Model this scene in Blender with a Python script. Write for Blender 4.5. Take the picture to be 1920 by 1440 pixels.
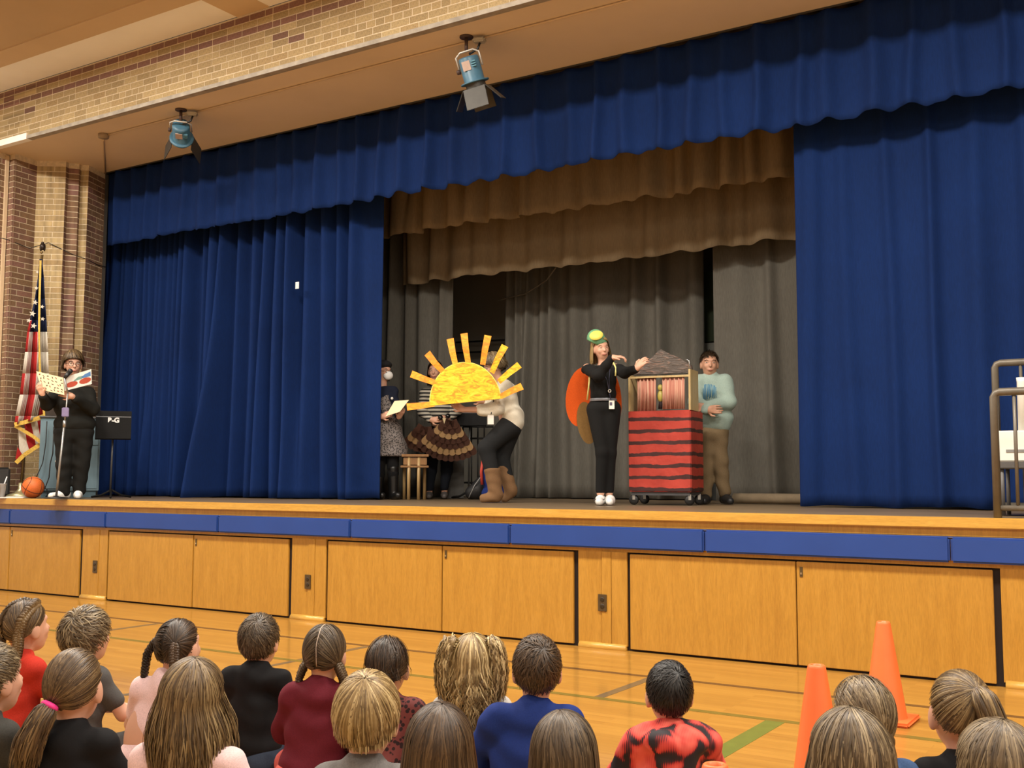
import bpy, bmesh, math, random
import numpy as np
from mathutils import Vector, Matrix
for o in list(bpy.data.objects): bpy.data.objects.remove(o)
SC = bpy.context.scene; COL = SC.collection
random.seed(7); RNG = np.random.default_rng(7)
# ---------------------------------------------------------------- camera
F = 2030.0                                     # focal length in pixels of the 1920x1440 frame
YAW, PITCH, ROLL = [math.radians(a) for a in (32.35, 4.95, 0.13)]
CAM = np.array([0.0, -7.12, 1.235])
_r = np.array([math.cos(YAW), math.sin(YAW), 0]); _f = np.array([-math.sin(YAW), math.cos(YAW), 0]); _u = np.array([0, 0, 1.0])
_f2 = _f*math.cos(PITCH)+_u*math.sin(PITCH); _u2 = -_f*math.sin(PITCH)+_u*math.cos(PITCH)
CR = _r*math.cos(ROLL)+_u2*math.sin(ROLL); CU = -_r*math.sin(ROLL)+_u2*math.cos(ROLL); CF = _f2
cam_d = bpy.data.cameras.new('camera'); cam = bpy.data.objects.new('camera', cam_d); COL.objects.link(cam)
cam_d.sensor_fit = 'HORIZONTAL'; cam_d.sensor_width = 36; cam_d.lens = F/1920*36; cam_d.clip_end = 100
m = Matrix.Identity(4)
for i in range(3):
    m[i][0] = CR[i]; m[i][1] = CU[i]; m[i][2] = -CF[i]; m[i][3] = CAM[i]
cam.matrix_world = m
SC.camera = cam
# ---------------------------------------------------------------- world, exposure
w = bpy.data.worlds.new('world'); SC.world = w; w.use_nodes = True
w.node_tree.nodes['Background'].inputs[0].default_value = (1, .9, .75, 1)
w.node_tree.nodes['Background'].inputs[1].default_value = 0.05
vs = SC.view_settings
vs.view_transform = 'Standard'; vs.look = 'None'; vs.gamma = 1; vs.use_curve_mapping = False; vs.exposure = 0.0
LIGHT_COL = (1.0, .925, .82); LIGHT_W = 160.0
# ceiling light fixtures of the gym hall: (x, y) of each 1.2 x 0.6 m fixture
FIXT = [(x, y) for y, xs in ((-2.3, (-11, -8.4, -5.8, -3.2, -.6, 2.0)), (-6.0, (-9, -4.5, 0, 3)), (-10.0, (-9, -4.5, 0, 3))) for x in xs]
def lamp(name, loc, power, parent):
    l = bpy.data.lights.new(name, 'AREA'); l.shape = 'RECTANGLE'; l.size = 1.1; l.size_y = .5
    l.energy = power; l.color = LIGHT_COL
    o = bpy.data.objects.new(name, l); COL.objects.link(o); o.location = loc; o.parent = parent
    return o
# ---------------------------------------------------------------- helpers
def ray(px, py): return CF + CR*(px-960)/F - CU*(py-720)/F
def atY(px, py, y):
    d = ray(px, py); return Vector(CAM + d*((y-CAM[1])/d[1]))
def atZ(px, py, z):
    d = ray(px, py); return Vector(CAM + d*((z-CAM[2])/d[2]))
def proj(p):
    d = np.asarray(p, float)-CAM; wz = d@CF
    return 960+F*(d@CR)/wz, 720-F*(d@CU)/wz, wz
MATS = {}
def lin(c):
    return tuple(((v/255)/12.92 if v/255 <= .04045 else ((v/255+.055)/1.055)**2.4) for v in c)
def nd(nt, t, **k):
    n = nt.nodes.new(t)
    for a, b in k.items():
        if a == 'inp':
            for q, v in b.items(): n.inputs[q].default_value = v
        else: setattr(n, a, b)
    return n
def newmat(name):
    m = bpy.data.materials.new(name); m.use_nodes = True; nt = m.node_tree
    MATS[name] = m
    return m, nt, nt.nodes['Principled BSDF']
def mixc(nt, fac, a, b, mode='MIX'):
    n = nt.nodes.new('ShaderNodeMix'); n.data_type = 'RGBA'; n.blend_type = mode; n.clamp_factor = True
    for sock, v in ((0, fac), (6, a), (7, b)):
        if hasattr(v, 'is_output'): nt.links.new(v, n.inputs[sock])
        elif sock == 0: n.inputs[0].default_value = v
        else: n.inputs[sock].default_value = (*v[:3], 1)
    return n.outputs[2]
def math_(nt, op, a, b=0.0):
    n = nt.nodes.new('ShaderNodeMath'); n.operation = op
    for i, v in enumerate((a, b)):
        if hasattr(v, 'is_output'): nt.links.new(v, n.inputs[i])
        else: n.inputs[i].default_value = v
    return n.outputs[0]
def ramp(nt, fac, stops, interp='LINEAR'):
    n = nt.nodes.new('ShaderNodeValToRGB'); n.color_ramp.interpolation = interp
    e = n.color_ramp.elements
    while len(e) < len(stops): e.new(.5)
    for q, (p, c) in zip(e, stops): q.position = p; q.color = (*c[:3], 1)
    nt.links.new(fac, n.inputs[0]); return n.outputs[0]
def coords(nt, scale=(1, 1, 1), kind='Object'):
    t = nd(nt, 'ShaderNodeTexCoord'); mp = nd(nt, 'ShaderNodeMapping'); mp.inputs['Scale'].default_value = scale
    nt.links.new(t.outputs[kind], mp.inputs[0]); return mp.outputs[0]
def noise(nt, vec, scale=5, detail=4, rough=.55, dist=0):
    n = nd(nt, 'ShaderNodeTexNoise', inp={'Scale': scale, 'Detail': detail, 'Roughness': rough, 'Distortion': dist})
    nt.links.new(vec, n.inputs['Vector']); return n.outputs[0]
def bump(nt, p, h, strength=.3, dist=.01):
    b = nd(nt, 'ShaderNodeBump', inp={'Strength': strength, 'Distance': dist})
    nt.links.new(h, b.inputs['Height']); nt.links.new(b.outputs[0], p.inputs['Normal'])
def M(name, col, rough=.6, metal=0, var=.12, scale=12, stretch=(1, 1, 1), bmp=0, sheen=0, coat=0, spec=.5, col2=None):
    """plain procedural surface: base colour with fine tonal variation and optional relief"""
    if name in MATS: return MATS[name]
    m, nt, p = newmat(name)
    v = coords(nt, stretch); nz = noise(nt, v, scale)
    a = tuple(c*(1-var) for c in col); b = tuple(min(1, c*(1+var)) for c in col) if col2 is None else col2
    f = ramp(nt, nz, ((.3, (0, 0, 0)), (.7, (1, 1, 1))))
    nt.links.new(mixc(nt, f, a, b), p.inputs['Base Color'])
    p.inputs['Roughness'].default_value = rough; p.inputs['Metallic'].default_value = metal
    p.inputs['Specular IOR Level'].default_value = spec
    if sheen: p.inputs['Sheen Weight'].default_value = sheen; p.inputs['Sheen Roughness'].default_value = .4
    if coat: p.inputs['Coat Weight'].default_value = coat; p.inputs['Coat Roughness'].default_value = .12
    if bmp: bump(nt, p, nz, bmp, .01)
    return m
def setp(o, label=None, cat=None, group=None, kind=None):
    for k, v in (('label', label), ('category', cat), ('group', group), ('kind', kind)):
        if v: o[k] = v
    return o
def empty(name, loc=(0, 0, 0), rz=0, **k):
    o = bpy.data.objects.new(name, None); COL.objects.link(o); o.location = loc; o.rotation_euler = (0, 0, rz)
    o.empty_display_size = .1
    return setp(o, **k)
def link(name, me, mat=None, parent=None, **k):
    o = bpy.data.objects.new(name, me); COL.objects.link(o)
    if mat is not None and not me.materials: me.materials.append(mat)
    if parent is not None: o.parent = parent
    return setp(o, **k)
def mesh(name, verts, faces, smooth=False):
    me = bpy.data.meshes.new(name)
    if isinstance(verts, np.ndarray): verts = verts.reshape(-1, 3)
    if isinstance(faces, np.ndarray):
        nf, k = faces.shape
        me.vertices.add(len(verts)); me.vertices.foreach_set('co', np.asarray(verts, np.float32).ravel())
        me.loops.add(nf*k); me.loops.foreach_set('vertex_index', faces.astype(np.int32).ravel())
        me.polygons.add(nf); me.polygons.foreach_set('loop_start', np.arange(0, nf*k, k, dtype=np.int32))
        me.update(calc_edges=True)
    else:
        me.from_pydata([tuple(v) for v in verts], [], [tuple(f) for f in faces])
    if smooth: me.polygons.foreach_set('use_smooth', np.ones(len(me.polygons), bool))
    me.update(); return me
class B:
    """collects shapes into one mesh"""
    def __init__(s): s.v = []; s.f = []; s.sm = []
    def add(s, v, f, smooth=False):
        n = len(s.v); s.v += [tuple(q) for q in v]; s.f += [tuple(i+n for i in q) for q in f]; s.sm += [smooth]*len(f); return s
    def box(s, lo, hi, bev=0, mtx=None):
        (x0, y0, z0), (x1, y1, z1) = lo, hi
        if bev <= 0:
            v = [Vector((x, y, z)) for z in (z0, z1) for y in (y0, y1) for x in (x0, x1)]
            f = [(0, 2, 3, 1), (4, 5, 7, 6), (0, 1, 5, 4), (2, 6, 7, 3), (0, 4, 6, 2), (1, 3, 7, 5)]
        else:
            bm = bmesh.new(); bmesh.ops.create_cube(bm, size=1)
            for q in bm.verts: q.co = Vector((x0+(q.co.x+.5)*(x1-x0), y0+(q.co.y+.5)*(y1-y0), z0+(q.co.z+.5)*(z1-z0)))
            bmesh.ops.bevel(bm, geom=bm.edges[:], offset=bev, segments=2, affect='EDGES', clamp_overlap=True)
            bm.verts.index_update(); v = [q.co.copy() for q in bm.verts]; f = [[l.index for l in fc.verts] for fc in bm.faces]; bm.free()
        if mtx is not None: v = [mtx @ q for q in v]
        return s.add(v, f)
    def tube(s, pts, r, seg=8, cap=True, closed=False):
        pts = [Vector(p) for p in pts]; n = len(pts); rs = r if isinstance(r, (list, tuple, np.ndarray)) else [r]*n
        up = Vector((0, 0, 1)); v = []; prev = None
        for i, p in enumerate(pts):
            a = pts[(i-1) % n] if (i > 0 or closed) else p; b = pts[(i+1) % n] if (i < n-1 or closed) else p
            t = (b-a).normalized()
            if prev is None:
                e1 = t.cross(up if abs(t.z) < .9 else Vector((1, 0, 0))).normalized()
            else:
                e1 = (prev-t*prev.dot(t)).normalized()
            prev = e1; e2 = t.cross(e1)
            v += [p+(e1*math.cos(2*math.pi*k/seg)+e2*math.sin(2*math.pi*k/seg))*rs[i] for k in range(seg)]
        f = []
        for i in range(n if closed else n-1):
            for k in range(seg):
                a = i*seg+k; b = i*seg+(k+1) % seg; c = ((i+1) % n)*seg
                f.append((a, b, c+(k+1) % seg, c+k))
        if cap and not closed: f.append(tuple(range(seg))[::-1]); f.append(tuple((n-1)*seg+k for k in range(seg)))
        return s.add(v, f, True)
    def lathe(s, prof, seg=20, mtx=None, cap=True):
        v = [Vector((r*math.cos(2*math.pi*k/seg), r*math.sin(2*math.pi*k/seg), z)) for r, z in prof for k in range(seg)]
        f = [(i*seg+k, i*seg+(k+1) % seg, (i+1)*seg+(k+1) % seg, (i+1)*seg+k) for i in range(len(prof)-1) for k in range(seg)]
        if cap: f.append(tuple(range(seg))[::-1]); f.append(tuple((len(prof)-1)*seg+k for k in range(seg)))
        if mtx is not None: v = [mtx @ q for q in v]
        return s.add(v, f, True)
    def ball(s, c, r, seg=14, rings=8, mtx=None):
        r = (r, r, r) if not hasattr(r, '__len__') else r
        v = [Vector((0, 0, -1))]; 
        for i in range(1, rings):
            a = -math.pi/2+math.pi*i/rings
            v += [Vector((math.cos(a)*math.cos(2*math.pi*k/seg), math.cos(a)*math.sin(2*math.pi*k/seg), math.sin(a))) for k in range(seg)]
        v.append(Vector((0, 0, 1))); f = []
        for k in range(seg): f.append((0, 1+(k+1) % seg, 1+k))
        for i in range(rings-2):
            for k in range(seg):
                a = 1+i*seg; f.append((a+k, a+(k+1) % seg, a+seg+(k+1) % seg, a+seg+k))
        l = len(v)-1; a = 1+(rings-2)*seg
        for k in range(seg): f.append((a+k, a+(k+1) % seg, l))
        v = [Vector((q.x*r[0], q.y*r[1], q.z*r[2])) for q in v]
        if mtx is not None: v = [mtx @ q for q in v]
        return s.add([q+Vector(c) for q in v], f, True)
    def prism(s, poly, d, mtx=None):
        """2D polygon (x,z) extruded in y by d"""
        n = len(poly); v = [Vector((x, 0, z)) for x, z in poly]+[Vector((x, d, z)) for x, z in poly]
        f = [tuple(range(n)), tuple(range(2*n-1, n-1, -1))]+[((i+1) % n, i, n+i, n+(i+1) % n) for i in range(n)]
        if mtx is not None: v = [mtx @ q for q in v]
        return s.add(v, f)
    def mesh(s, name):
        me = bpy.data.meshes.new(name); me.from_pydata(s.v, [], s.f)
        me.polygons.foreach_set('use_smooth', np.array(s.sm, bool)); me.update(); return me
    def obj(s, name, mat, parent=None, **k): return link(name, s.mesh(name), mat, parent, **k)
def rot(ax, a): return Matrix.Rotation(a, 4, ax)
def tr(*p): return Matrix.Translation(Vector(p if len(p) == 3 else p[0]))
# ---------------------------------------------------------------- materials of the hall
def wood(name, c1, c2, c3, rough=.35, coat=.3, scale=(6, 6, .7), ax='Z', seed=0.0):
    m, nt, p = newmat(name)
    v = coords(nt, scale); oi = nd(nt, 'ShaderNodeObjectInfo')
    add = nd(nt, 'ShaderNodeVectorMath', operation='ADD'); nt.links.new(v, add.inputs[0])
    cmb = nd(nt, 'ShaderNodeCombineXYZ'); s = math_(nt, 'MULTIPLY', oi.outputs['Random'], 37.0)
    nt.links.new(s, cmb.inputs[0]); nt.links.new(s, cmb.inputs[1]); nt.links.new(cmb.outputs[0], add.inputs[1])
    g = noise(nt, add.outputs[0], 3, 5, .6, 1.2); f = noise(nt, add.outputs[0], 30, 3, .6)
    c = ramp(nt, g, ((.3, c1), (.5, c2), (.72, c3)))
    c = mixc(nt, .25, c, ramp(nt, f, ((.35, tuple(q*.6 for q in c2)), (.65, tuple(min(1, q*1.25) for q in c2)))))
    nt.links.new(c, p.inputs['Base Color']); p.inputs['Roughness'].default_value = rough
    p.inputs['Coat Weight'].default_value = coat; p.inputs['Coat Roughness'].default_value = .25
    bump(nt, p, f, .06, .002)
    return m
W_PANEL = wood('varnished_birch', (.40, .195, .026), (.455, .232, .032), (.52, .275, .045))
W_NOSE = wood('varnished_nosing', (.50, .27, .045), (.57, .32, .055), (.64, .38, .08), scale=(.7, 6, 6))
def floor_mat():
    m, nt, p = newmat('gym_floor_maple')
    v = coords(nt)
    br = nd(nt, 'ShaderNodeTexBrick', offset=.37, squash=1.0)
    for k, q in {'Scale': 1.0, 'Mortar Size': .0012, 'Mortar Smooth': .2, 'Brick Width': 1.1, 'Row Height': .057, 'Bias': 0.0}.items(): br.inputs[k].default_value = q
    br.inputs['Color1'].default_value = (0, 0, 0, 1); br.inputs['Color2'].default_value = (1, 1, 1, 1); br.inputs['Mortar'].default_value = (.5, .5, .5, 1)
    nt.links.new(v, br.inputs['Vector'])
    c = ramp(nt, br.outputs['Color'], ((0, (.31, .148, .022)), (.5, (.365, .182, .028)), (1, (.43, .222, .038))))
    g = noise(nt, coords(nt, (1.5, 26, 1)), 2.2, 5, .6, .6)
    c = mixc(nt, .35, c, ramp(nt, g, ((.3, (.27, .12, .017)), (.7, (.47, .245, .045)))))
    c = mixc(nt, math_(nt, 'MULTIPLY', br.outputs['Fac'], .55), c, (.16, .07, .012))
    nt.links.new(c, p.inputs['Base Color']); p.inputs['Roughness'].default_value = .38
    p.inputs['Coat Weight'].default_value = .55; p.inputs['Coat Roughness'].default_value = .10
    return m
M_FLOOR = floor_mat()
def brick_mat(name, stops):
    m, nt, p = newmat(name)
    oi = nd(nt, 'ShaderNodeObjectInfo'); ge = nd(nt, 'ShaderNodeNewGeometry')
    r = math_(nt, 'FRACT', math_(nt, 'ADD', oi.outputs['Random'], ge.outputs['Random Per Island']))
    c = ramp(nt, r, stops); nz = noise(nt, coords(nt, kind='Generated'), 9, 4)
    c = mixc(nt, .3, c, ramp(nt, nz, ((.3, (0, 0, 0)), (.7, (1, 1, 1)))), 'OVERLAY')
    nt.links.new(c, p.inputs['Base Color']); p.inputs['Roughness'].default_value = .8
    bump(nt, p, nz, .3, .004); return m
BR_YEL = brick_mat('buff_brick', ((0, (.30, .215, .10)), (.4, (.37, .27, .13)), (.75, (.43, .32, .155)), (1, (.33, .225, .10))))
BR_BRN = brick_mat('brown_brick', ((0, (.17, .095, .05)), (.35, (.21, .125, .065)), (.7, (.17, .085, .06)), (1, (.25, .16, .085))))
BR_PUR = brick_mat('plum_brick', ((0, (.20, .10, .075)), (.5, (.24, .12, .085)), (1, (.18, .095, .06))))
M_MORT = M('mortar', (.64, .53, .36), .9, var=.15, scale=30, bmp=.2)
M_TAN = M('tan_paint', (.52, .38, .225), .7, var=.05, scale=1.3)
M_TANL = M('tan_paint_light', (.60, .45, .28), .7, var=.05, scale=1.3)
M_WHITE = M('white_paint', (.90, .90, .88), .6, var=.03, scale=2)
M_LINT = M('grey_lintel_steel', (.34, .30, .24), .6, var=.25, scale=9)
M_DARK = M('black_gap', (.012, .006, .005), .8)
M_DECK = M('stage_deck_brown', (.15, .105, .06), .42, var=.25, scale=2, stretch=(1, 8, 1))
M_PAD = M('blue_vinyl', (.015, .054, .25), .42, var=.06, scale=3, bmp=.05)
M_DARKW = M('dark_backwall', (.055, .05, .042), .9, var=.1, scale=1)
def cloth_mat(name, col, sheen=.3, sc=(40, 40, 4), bm=.15, rough=.9):
    m, nt, p = newmat(name)
    n1 = noise(nt, coords(nt, sc), 4, 4); n2 = noise(nt, coords(nt), 1.3, 3)
    c = mixc(nt, ramp(nt, n1, ((.35, (0, 0, 0)), (.65, (1, 1, 1)))), tuple(q*.82 for q in col), tuple(q*1.15 for q in col))
    c = mixc(nt, .35, c, ramp(nt, n2, ((.3, tuple(q*.7 for q in col)), (.7, tuple(q*1.3 for q in col)))))
    nt.links.new(c, p.inputs['Base Color']); p.inputs['Roughness'].default_value = rough
    p.inputs['Specular IOR Level'].default_value = .2
    p.inputs['Sheen Weight'].default_value = sheen; p.inputs['Sheen Roughness'].default_value = .45
    p.inputs['Sheen Tint'].default_value = (*[min(1, q*3) for q in col], 1)
    if bm: bump(nt, p, n1, bm, .003)
    return m
C_BLUE = cloth_mat('blue_velour', (.0032, .0185, .092), .22)
C_GREY = cloth_mat('grey_drape', (.122, .114, .096), .1)
C_BORD = cloth_mat('grey_drape_lit', (.21, .155, .090), .1)  # same cloth as the grey drapes, with brighter, warmer lighting put into the colour
# ---------------------------------------------------------------- hall shell
ST = dict(kind='structure')
XL, XR, YB = -15.0, 5.0, -14.0
ZC, ZS = 5.66, 5.027            # hall ceiling, soffit of the stage opening
fl = B().box((XL, YB, -.1), (XR, .02, 0)).obj('floor', M_FLOOR, **ST)
def tape(x0, x1, y0, y1, mat): B().box((x0, y0, 0), (x1, y1, .0012)).obj('floor_line', mat, fl)
T_DK = M('dark_line_paint', (.075, .035, .012), .4, coat=.4); T_OL = M('olive_line_paint', (.135, .11, .016), .4, coat=.4)
T_GR = M('green_line_paint', (.10, .15, .025), .4, coat=.4); T_GY = M('grey_line_paint', (.115, .085, .045), .4, coat=.4)
tape(XL, XR, -.863, -.813, T_DK); tape(XL, XR, -1.63, -1.575, T_OL)
for x in (-9.79, -7.50, -5.215, -2.927, -.63): tape(x-.03, x+.03, -1.575, -.863, T_GY)
tape(-1.935, -1.835, -6.0, -1.63, T_GR)
tape(-5.24, -5.19, -3.0, -1.63, T_GY)
for nm, lo, hi in (('wall_left', (XL-.2, YB, 0), (XL, 0, ZC)), ('wall_right', (XR, YB, 0), (XR+.2, 0, ZC)), ('wall_rear', (XL, YB-.2, 0), (XR, YB, ZC))):
    B().box(lo, hi).obj(nm, M('hall_wall_paint', (.74, .73, .70), .8, var=.03, scale=1), **ST)
ce = empty('ceiling', **ST)
B().box((XL, YB, ZC), (XR, -.73, ZC+.15)).obj('ceiling_board', M_TAN, ce)
B().box((XL, -.73, ZC-.0), (XR, -.45, ZC+.15)).obj('edge_band', M_TANL, ce)
B().box((-7.66, -.45, ZC), (-7.23, 0, ZC+.15)).obj('cross_band', M_TANL, ce)
B().box((XL, -.45, ZC+.006), (-7.66, 0, ZC+.15)).obj('white_panel', M_WHITE, ce)
B().box((-7.23, -.45, ZC+.006), (XR, 0, ZC+.15)).obj('white_panel', M_WHITE, ce)
B().box((XL, -.735, ZC-.012), (XR, -.715, ZC)).obj('joint_strip', M_TANL, ce)
# ceiling lights
M_FIX = M('white_enamel', (.75, .74, .7), .4, var=.03)
m, nt, p = newmat('lit_diffuser'); p.inputs['Base Color'].default_value = (.9, .88, .8, 1)
p.inputs['Emission Color'].default_value = (*LIGHT_COL, 1); p.inputs['Emission Strength'].default_value = 2.0
for i, (x, y) in enumerate(FIXT):
    e = empty('ceiling_light', (x, y, ZC-.07), label='white ceiling light fixture with lit rectangular diffuser over the gym floor', cat='light', group='gym ceiling lights')
    B().box((-.62, -.32, 0), (.62, .32, .069)).obj('housing', M_FIX, e)
    B().box((-.57, -.27, -.006), (.57, .27, 0)).obj('diffuser', m, e)
    lamp('lamp', (0, 0, -.02), LIGHT_W*(1.3 if y > -3 else .5), e)
# front wall above the stage (soffit edge to ceiling), bricks built one by one
BW, BH, MJ = .203, .0672, .010
def cube_mesh(name, mat):
    b = B().box((-.5, -.5, -.5), (.5, .5, .5)); me = b.mesh(name); me.materials.append(mat); return me
BM = {k: cube_mesh('brick', v) for k, v in (('y', BR_YEL), ('b', BR_BRN), ('p', BR_PUR))}
def lay(parent, bricks, limit=300):
    """bricks: (centre, size, rotz, colour key); largest in the picture become objects, the rest one mesh"""
    sc = []
    for q in bricks:
        px, py, wz = proj(q[0]); inside = -30 < px < 1950 and -30 < py < 1470 and wz > 0
        sc.append((0 if inside else 1, wz))
    order = sorted(range(len(bricks)), key=lambda i: sc[i])
    rest = {}
    for n, i in enumerate(order):
        c, s, rz, k = bricks[i]
        if n < limit and sc[i][0] == 0:
            o = link('brick', BM[k], None, parent); o.location = c; o.scale = s; o.rotation_euler = (0, 0, rz)
        else:
            mt = tr(c) @ rot('Z', rz)
            rest.setdefault(k, B()).box([-q/2 for q in s], [q/2 for q in s], mtx=mt)
    for k, b in rest.items():
        b.obj('bricks', {'y': BR_YEL, 'b': BR_BRN, 'p': BR_PUR}[k], parent, kind='stuff')
wf = empty('wall_front', **ST)
B().box((XL, .0015, ZS+.012), (XR, .055, ZC)).obj('mortar_core', M_MORT, wf)
B().box((XL, 0, 0), (-11.9, .2, ZS)).obj('mortar_core', M_MORT, wf)
bl = []; nrow = int((ZC-ZS)/BH)
for r in range(nrow):
    z = ZC-.012-BH*(r+.5); hdr = (r == 6)
    bw = BW/2 if hdr else BW; x = XL+(r % 2)*BW/2+(.03 if hdr else 0)
    while x < XR-.3:
        wv = bw
        if not hdr and random.random() < .05: wv = bw/2
        k = 'p' if r in (0, 2) else 'y'
        if k == 'y' and random.random() < .008: k = 'b'
        pr = random.uniform(0, .0015)
        bl.append((Vector((x+wv/2, .016-pr, z)), (wv-MJ, .032, BH-MJ), 0, k)); x += wv
lay(wf, bl)
tn = B().box((-10.95, -.012, ZS-.012), (XR, .06, ZS+.028)).obj('trim_1', M_LINT, **ST)
B().box((XL, -.016, ZS-.016), (-10.96, .06, ZS+.055)).obj('trim_2', M('white_lintel_paint', (.95, .93, .86), .45, var=.04), **ST)
# soffit over the stage front
so = B().box((XL, .06, ZS), (XR, 1.36, ZS+.1)).obj('ceiling_soffit', M('tan_soffit_paint', (.72, .58, .41), .75, var=.05, scale=1.1), **ST)
B().box((-13, 1.36, ZS), (XR, 1.40, ZS+.6)).obj('wall_header', M_DARKW, **ST)
# left jamb of the opening: stepped, splayed brick faces
jw = empty('wall_jamb', **ST)
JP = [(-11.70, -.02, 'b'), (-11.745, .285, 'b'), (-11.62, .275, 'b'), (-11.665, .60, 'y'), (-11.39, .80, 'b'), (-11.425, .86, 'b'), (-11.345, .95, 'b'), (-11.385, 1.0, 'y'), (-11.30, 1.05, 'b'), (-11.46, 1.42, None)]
core = B(); n = len(JP)
pts = [Vector((a, b_, 0)) for a, b_, _ in JP]
poly = pts+[Vector((-12.6, 1.42, 0)), Vector((-12.6, -.02, 0))]
cv = [Vector((q.x-.001, q.y+.001, 1.0)) for q in poly]+[Vector((q.x-.001, q.y+.001, ZS)) for q in poly]; k = len(poly)
core.add(cv, [tuple(range(k)), tuple(range(2*k-1, k-1, -1))]+[((i+1) % k, i, k+i, k+(i+1) % k) for i in range(k)])
core.obj('mortar_core', M_MORT, jw)
jb = []
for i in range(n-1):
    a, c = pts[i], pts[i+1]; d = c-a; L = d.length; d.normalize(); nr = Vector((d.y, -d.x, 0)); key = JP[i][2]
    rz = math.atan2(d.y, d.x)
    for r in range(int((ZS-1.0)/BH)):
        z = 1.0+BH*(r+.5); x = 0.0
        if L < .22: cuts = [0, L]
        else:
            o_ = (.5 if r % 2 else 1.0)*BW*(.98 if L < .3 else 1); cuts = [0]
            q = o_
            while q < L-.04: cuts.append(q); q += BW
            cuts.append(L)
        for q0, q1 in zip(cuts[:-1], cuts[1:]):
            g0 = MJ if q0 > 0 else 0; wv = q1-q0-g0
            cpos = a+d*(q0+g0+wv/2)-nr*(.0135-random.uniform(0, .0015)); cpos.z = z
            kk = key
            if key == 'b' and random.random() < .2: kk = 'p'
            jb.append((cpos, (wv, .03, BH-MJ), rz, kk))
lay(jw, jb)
B().box((-.022, -.02, 1.0), (.022, .02, ZS-.02)).obj('conduit', M_TANL, jw).location = (-11.735, .25, 0)
# stage house behind the opening
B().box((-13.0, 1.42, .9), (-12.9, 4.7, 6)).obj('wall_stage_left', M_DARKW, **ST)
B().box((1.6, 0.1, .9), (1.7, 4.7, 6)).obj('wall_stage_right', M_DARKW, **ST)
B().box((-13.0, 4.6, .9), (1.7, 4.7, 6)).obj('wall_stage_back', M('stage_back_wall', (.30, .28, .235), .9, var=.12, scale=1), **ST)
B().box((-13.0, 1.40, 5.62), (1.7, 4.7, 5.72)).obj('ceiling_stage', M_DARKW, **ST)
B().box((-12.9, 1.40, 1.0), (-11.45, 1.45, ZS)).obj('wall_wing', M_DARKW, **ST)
# ---------------------------------------------------------------- stage
sg = empty('stage', **ST)
B().box((XL, .02, .9), (XR, 4.7, .998)).obj('deck', M_DECK, sg)
B().box((XL, -.045, .934), (XR, .03, 1.0), .006).obj('nosing', W_NOSE, sg)
B().box((XL, -.02, .885), (XR, .02, .934)).obj('apron_moulding', W_PANEL, sg)
B().box((XL, .016, 0), (XR, .06, .90)).obj('backing_board', M_DARK, sg)
B().box((XL, -.004, .70), (XR, .018, .90)).obj('top_rail', W_PANEL, sg)
piers = [-12.632, -9.747, -6.829, -3.949, -1.066, 1.82]; pw = .45
M_BRASS = M('dull_brass', (.16, .12, .06), .4, metal=.8); M_BRASSL = M('bright_brass', (.7, .6, .4), .25, metal=.9)
for i, x in enumerate(piers):
    B().box((x+.028, -.004, .03), (x+.222, .012, .70)).obj('board', W_PANEL, sg)
    B().box((x+.226, -.010, .03), (x+.300, .010, .70)).obj('board', W_PANEL, sg)
    B().box((x+.302, -.006, .03), (x+pw-.022, .012, .70)).obj('board', W_PANEL, sg)
    B().lathe([(.001, 0), (.03, 0), (.03, .38), (.001, .38)], 12, mtx=tr(x+.04, -.004, .012) @ rot('Y', math.pi/2)).obj('toe_moulding', W_NOSE, sg)
    if i < len(piers)-1:
        xa, xb = x+pw+.004, piers[i+1]-.002; xm = (xa+xb)/2
        for q0, q1, dy in ((xa, xm-.004, -.006), (xm+.002, xb-.012, 0)):
            B().box((q0, dy-.006, .016), (q1, .014, .688), .003).obj('access_panel', W_PANEL, sg)
        lt = B().box((xm+.025, -.010, .59), (xm+.045, -.004, .655)).obj('latch', M_BRASS, sg)
        B().box((xm+.029, -.014, .605), (xm+.041, -.009, .618)).obj('catch', M_BRASSL, lt)
for x, nm in ((-9.497, 'brown duplex wall outlet on the stage front pier below the music stand'), (-6.601, 'brown duplex wall outlet on the stage front pier below the blue curtain edge'), (-3.718, 'brown duplex wall outlet on the stage front pier below the puppet theatre')):
    e = empty('wall_outlet', (x, -.0105, .329), label=nm, cat='outlet', group='duplex outlets on the stage front')
    B().box((-.035, -.006, -.061), (.035, 0, .061), .002).obj('cover_plate', M('brown_bakelite', (.07, .045, .02), .35), e)
    for s in (-1, 1):
        f = B().lathe([(.017, 0), (.017, .003), (.014, .004)], 14, mtx=tr(0, -.006, s*.024) @ rot('X', math.pi/2)).obj('receptacle', M('dark_bakelite', (.03, .02, .01), .35), e)
px_ = [-12.52, -10.92, -9.313, -7.70, -6.10, -4.50, -2.91, -1.31, .29, 1.89]
pl = ['blue vinyl crash pad on the stage front, outermost toward the brick jamb', 'blue vinyl crash pad on the stage front below the reading woman and flag', 'blue vinyl crash pad on the stage front between the reader and curtain middle', 'blue vinyl crash pad on the stage front below the masked woman and curtain edge', 'blue vinyl crash pad on the stage front below the paper sun', 'blue vinyl crash pad on the stage front below the butterfly costume and puppet theatre', 'blue vinyl crash pad on the stage front left of the steel railing', 'blue vinyl crash pad on the stage front directly below the steel railing', 'blue vinyl crash pad on the stage front past the railing']
for i in range(len(px_)-1):
    e = empty('crash_pad', (px_[i], -.004, .725), label=pl[i], cat='pad', group='crash pads along the stage front')
    L = px_[i+1]-px_[i]
    B().box((.003, -.046, 0), (L-.003, 0, .155), .012).obj('cushion', M_PAD, e)
    B().box((.0, -.02, .150), (L, 0, .157)).obj('seam_strip', M('blue_vinyl_edge', (.12, .14, .30), .5), e)
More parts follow.
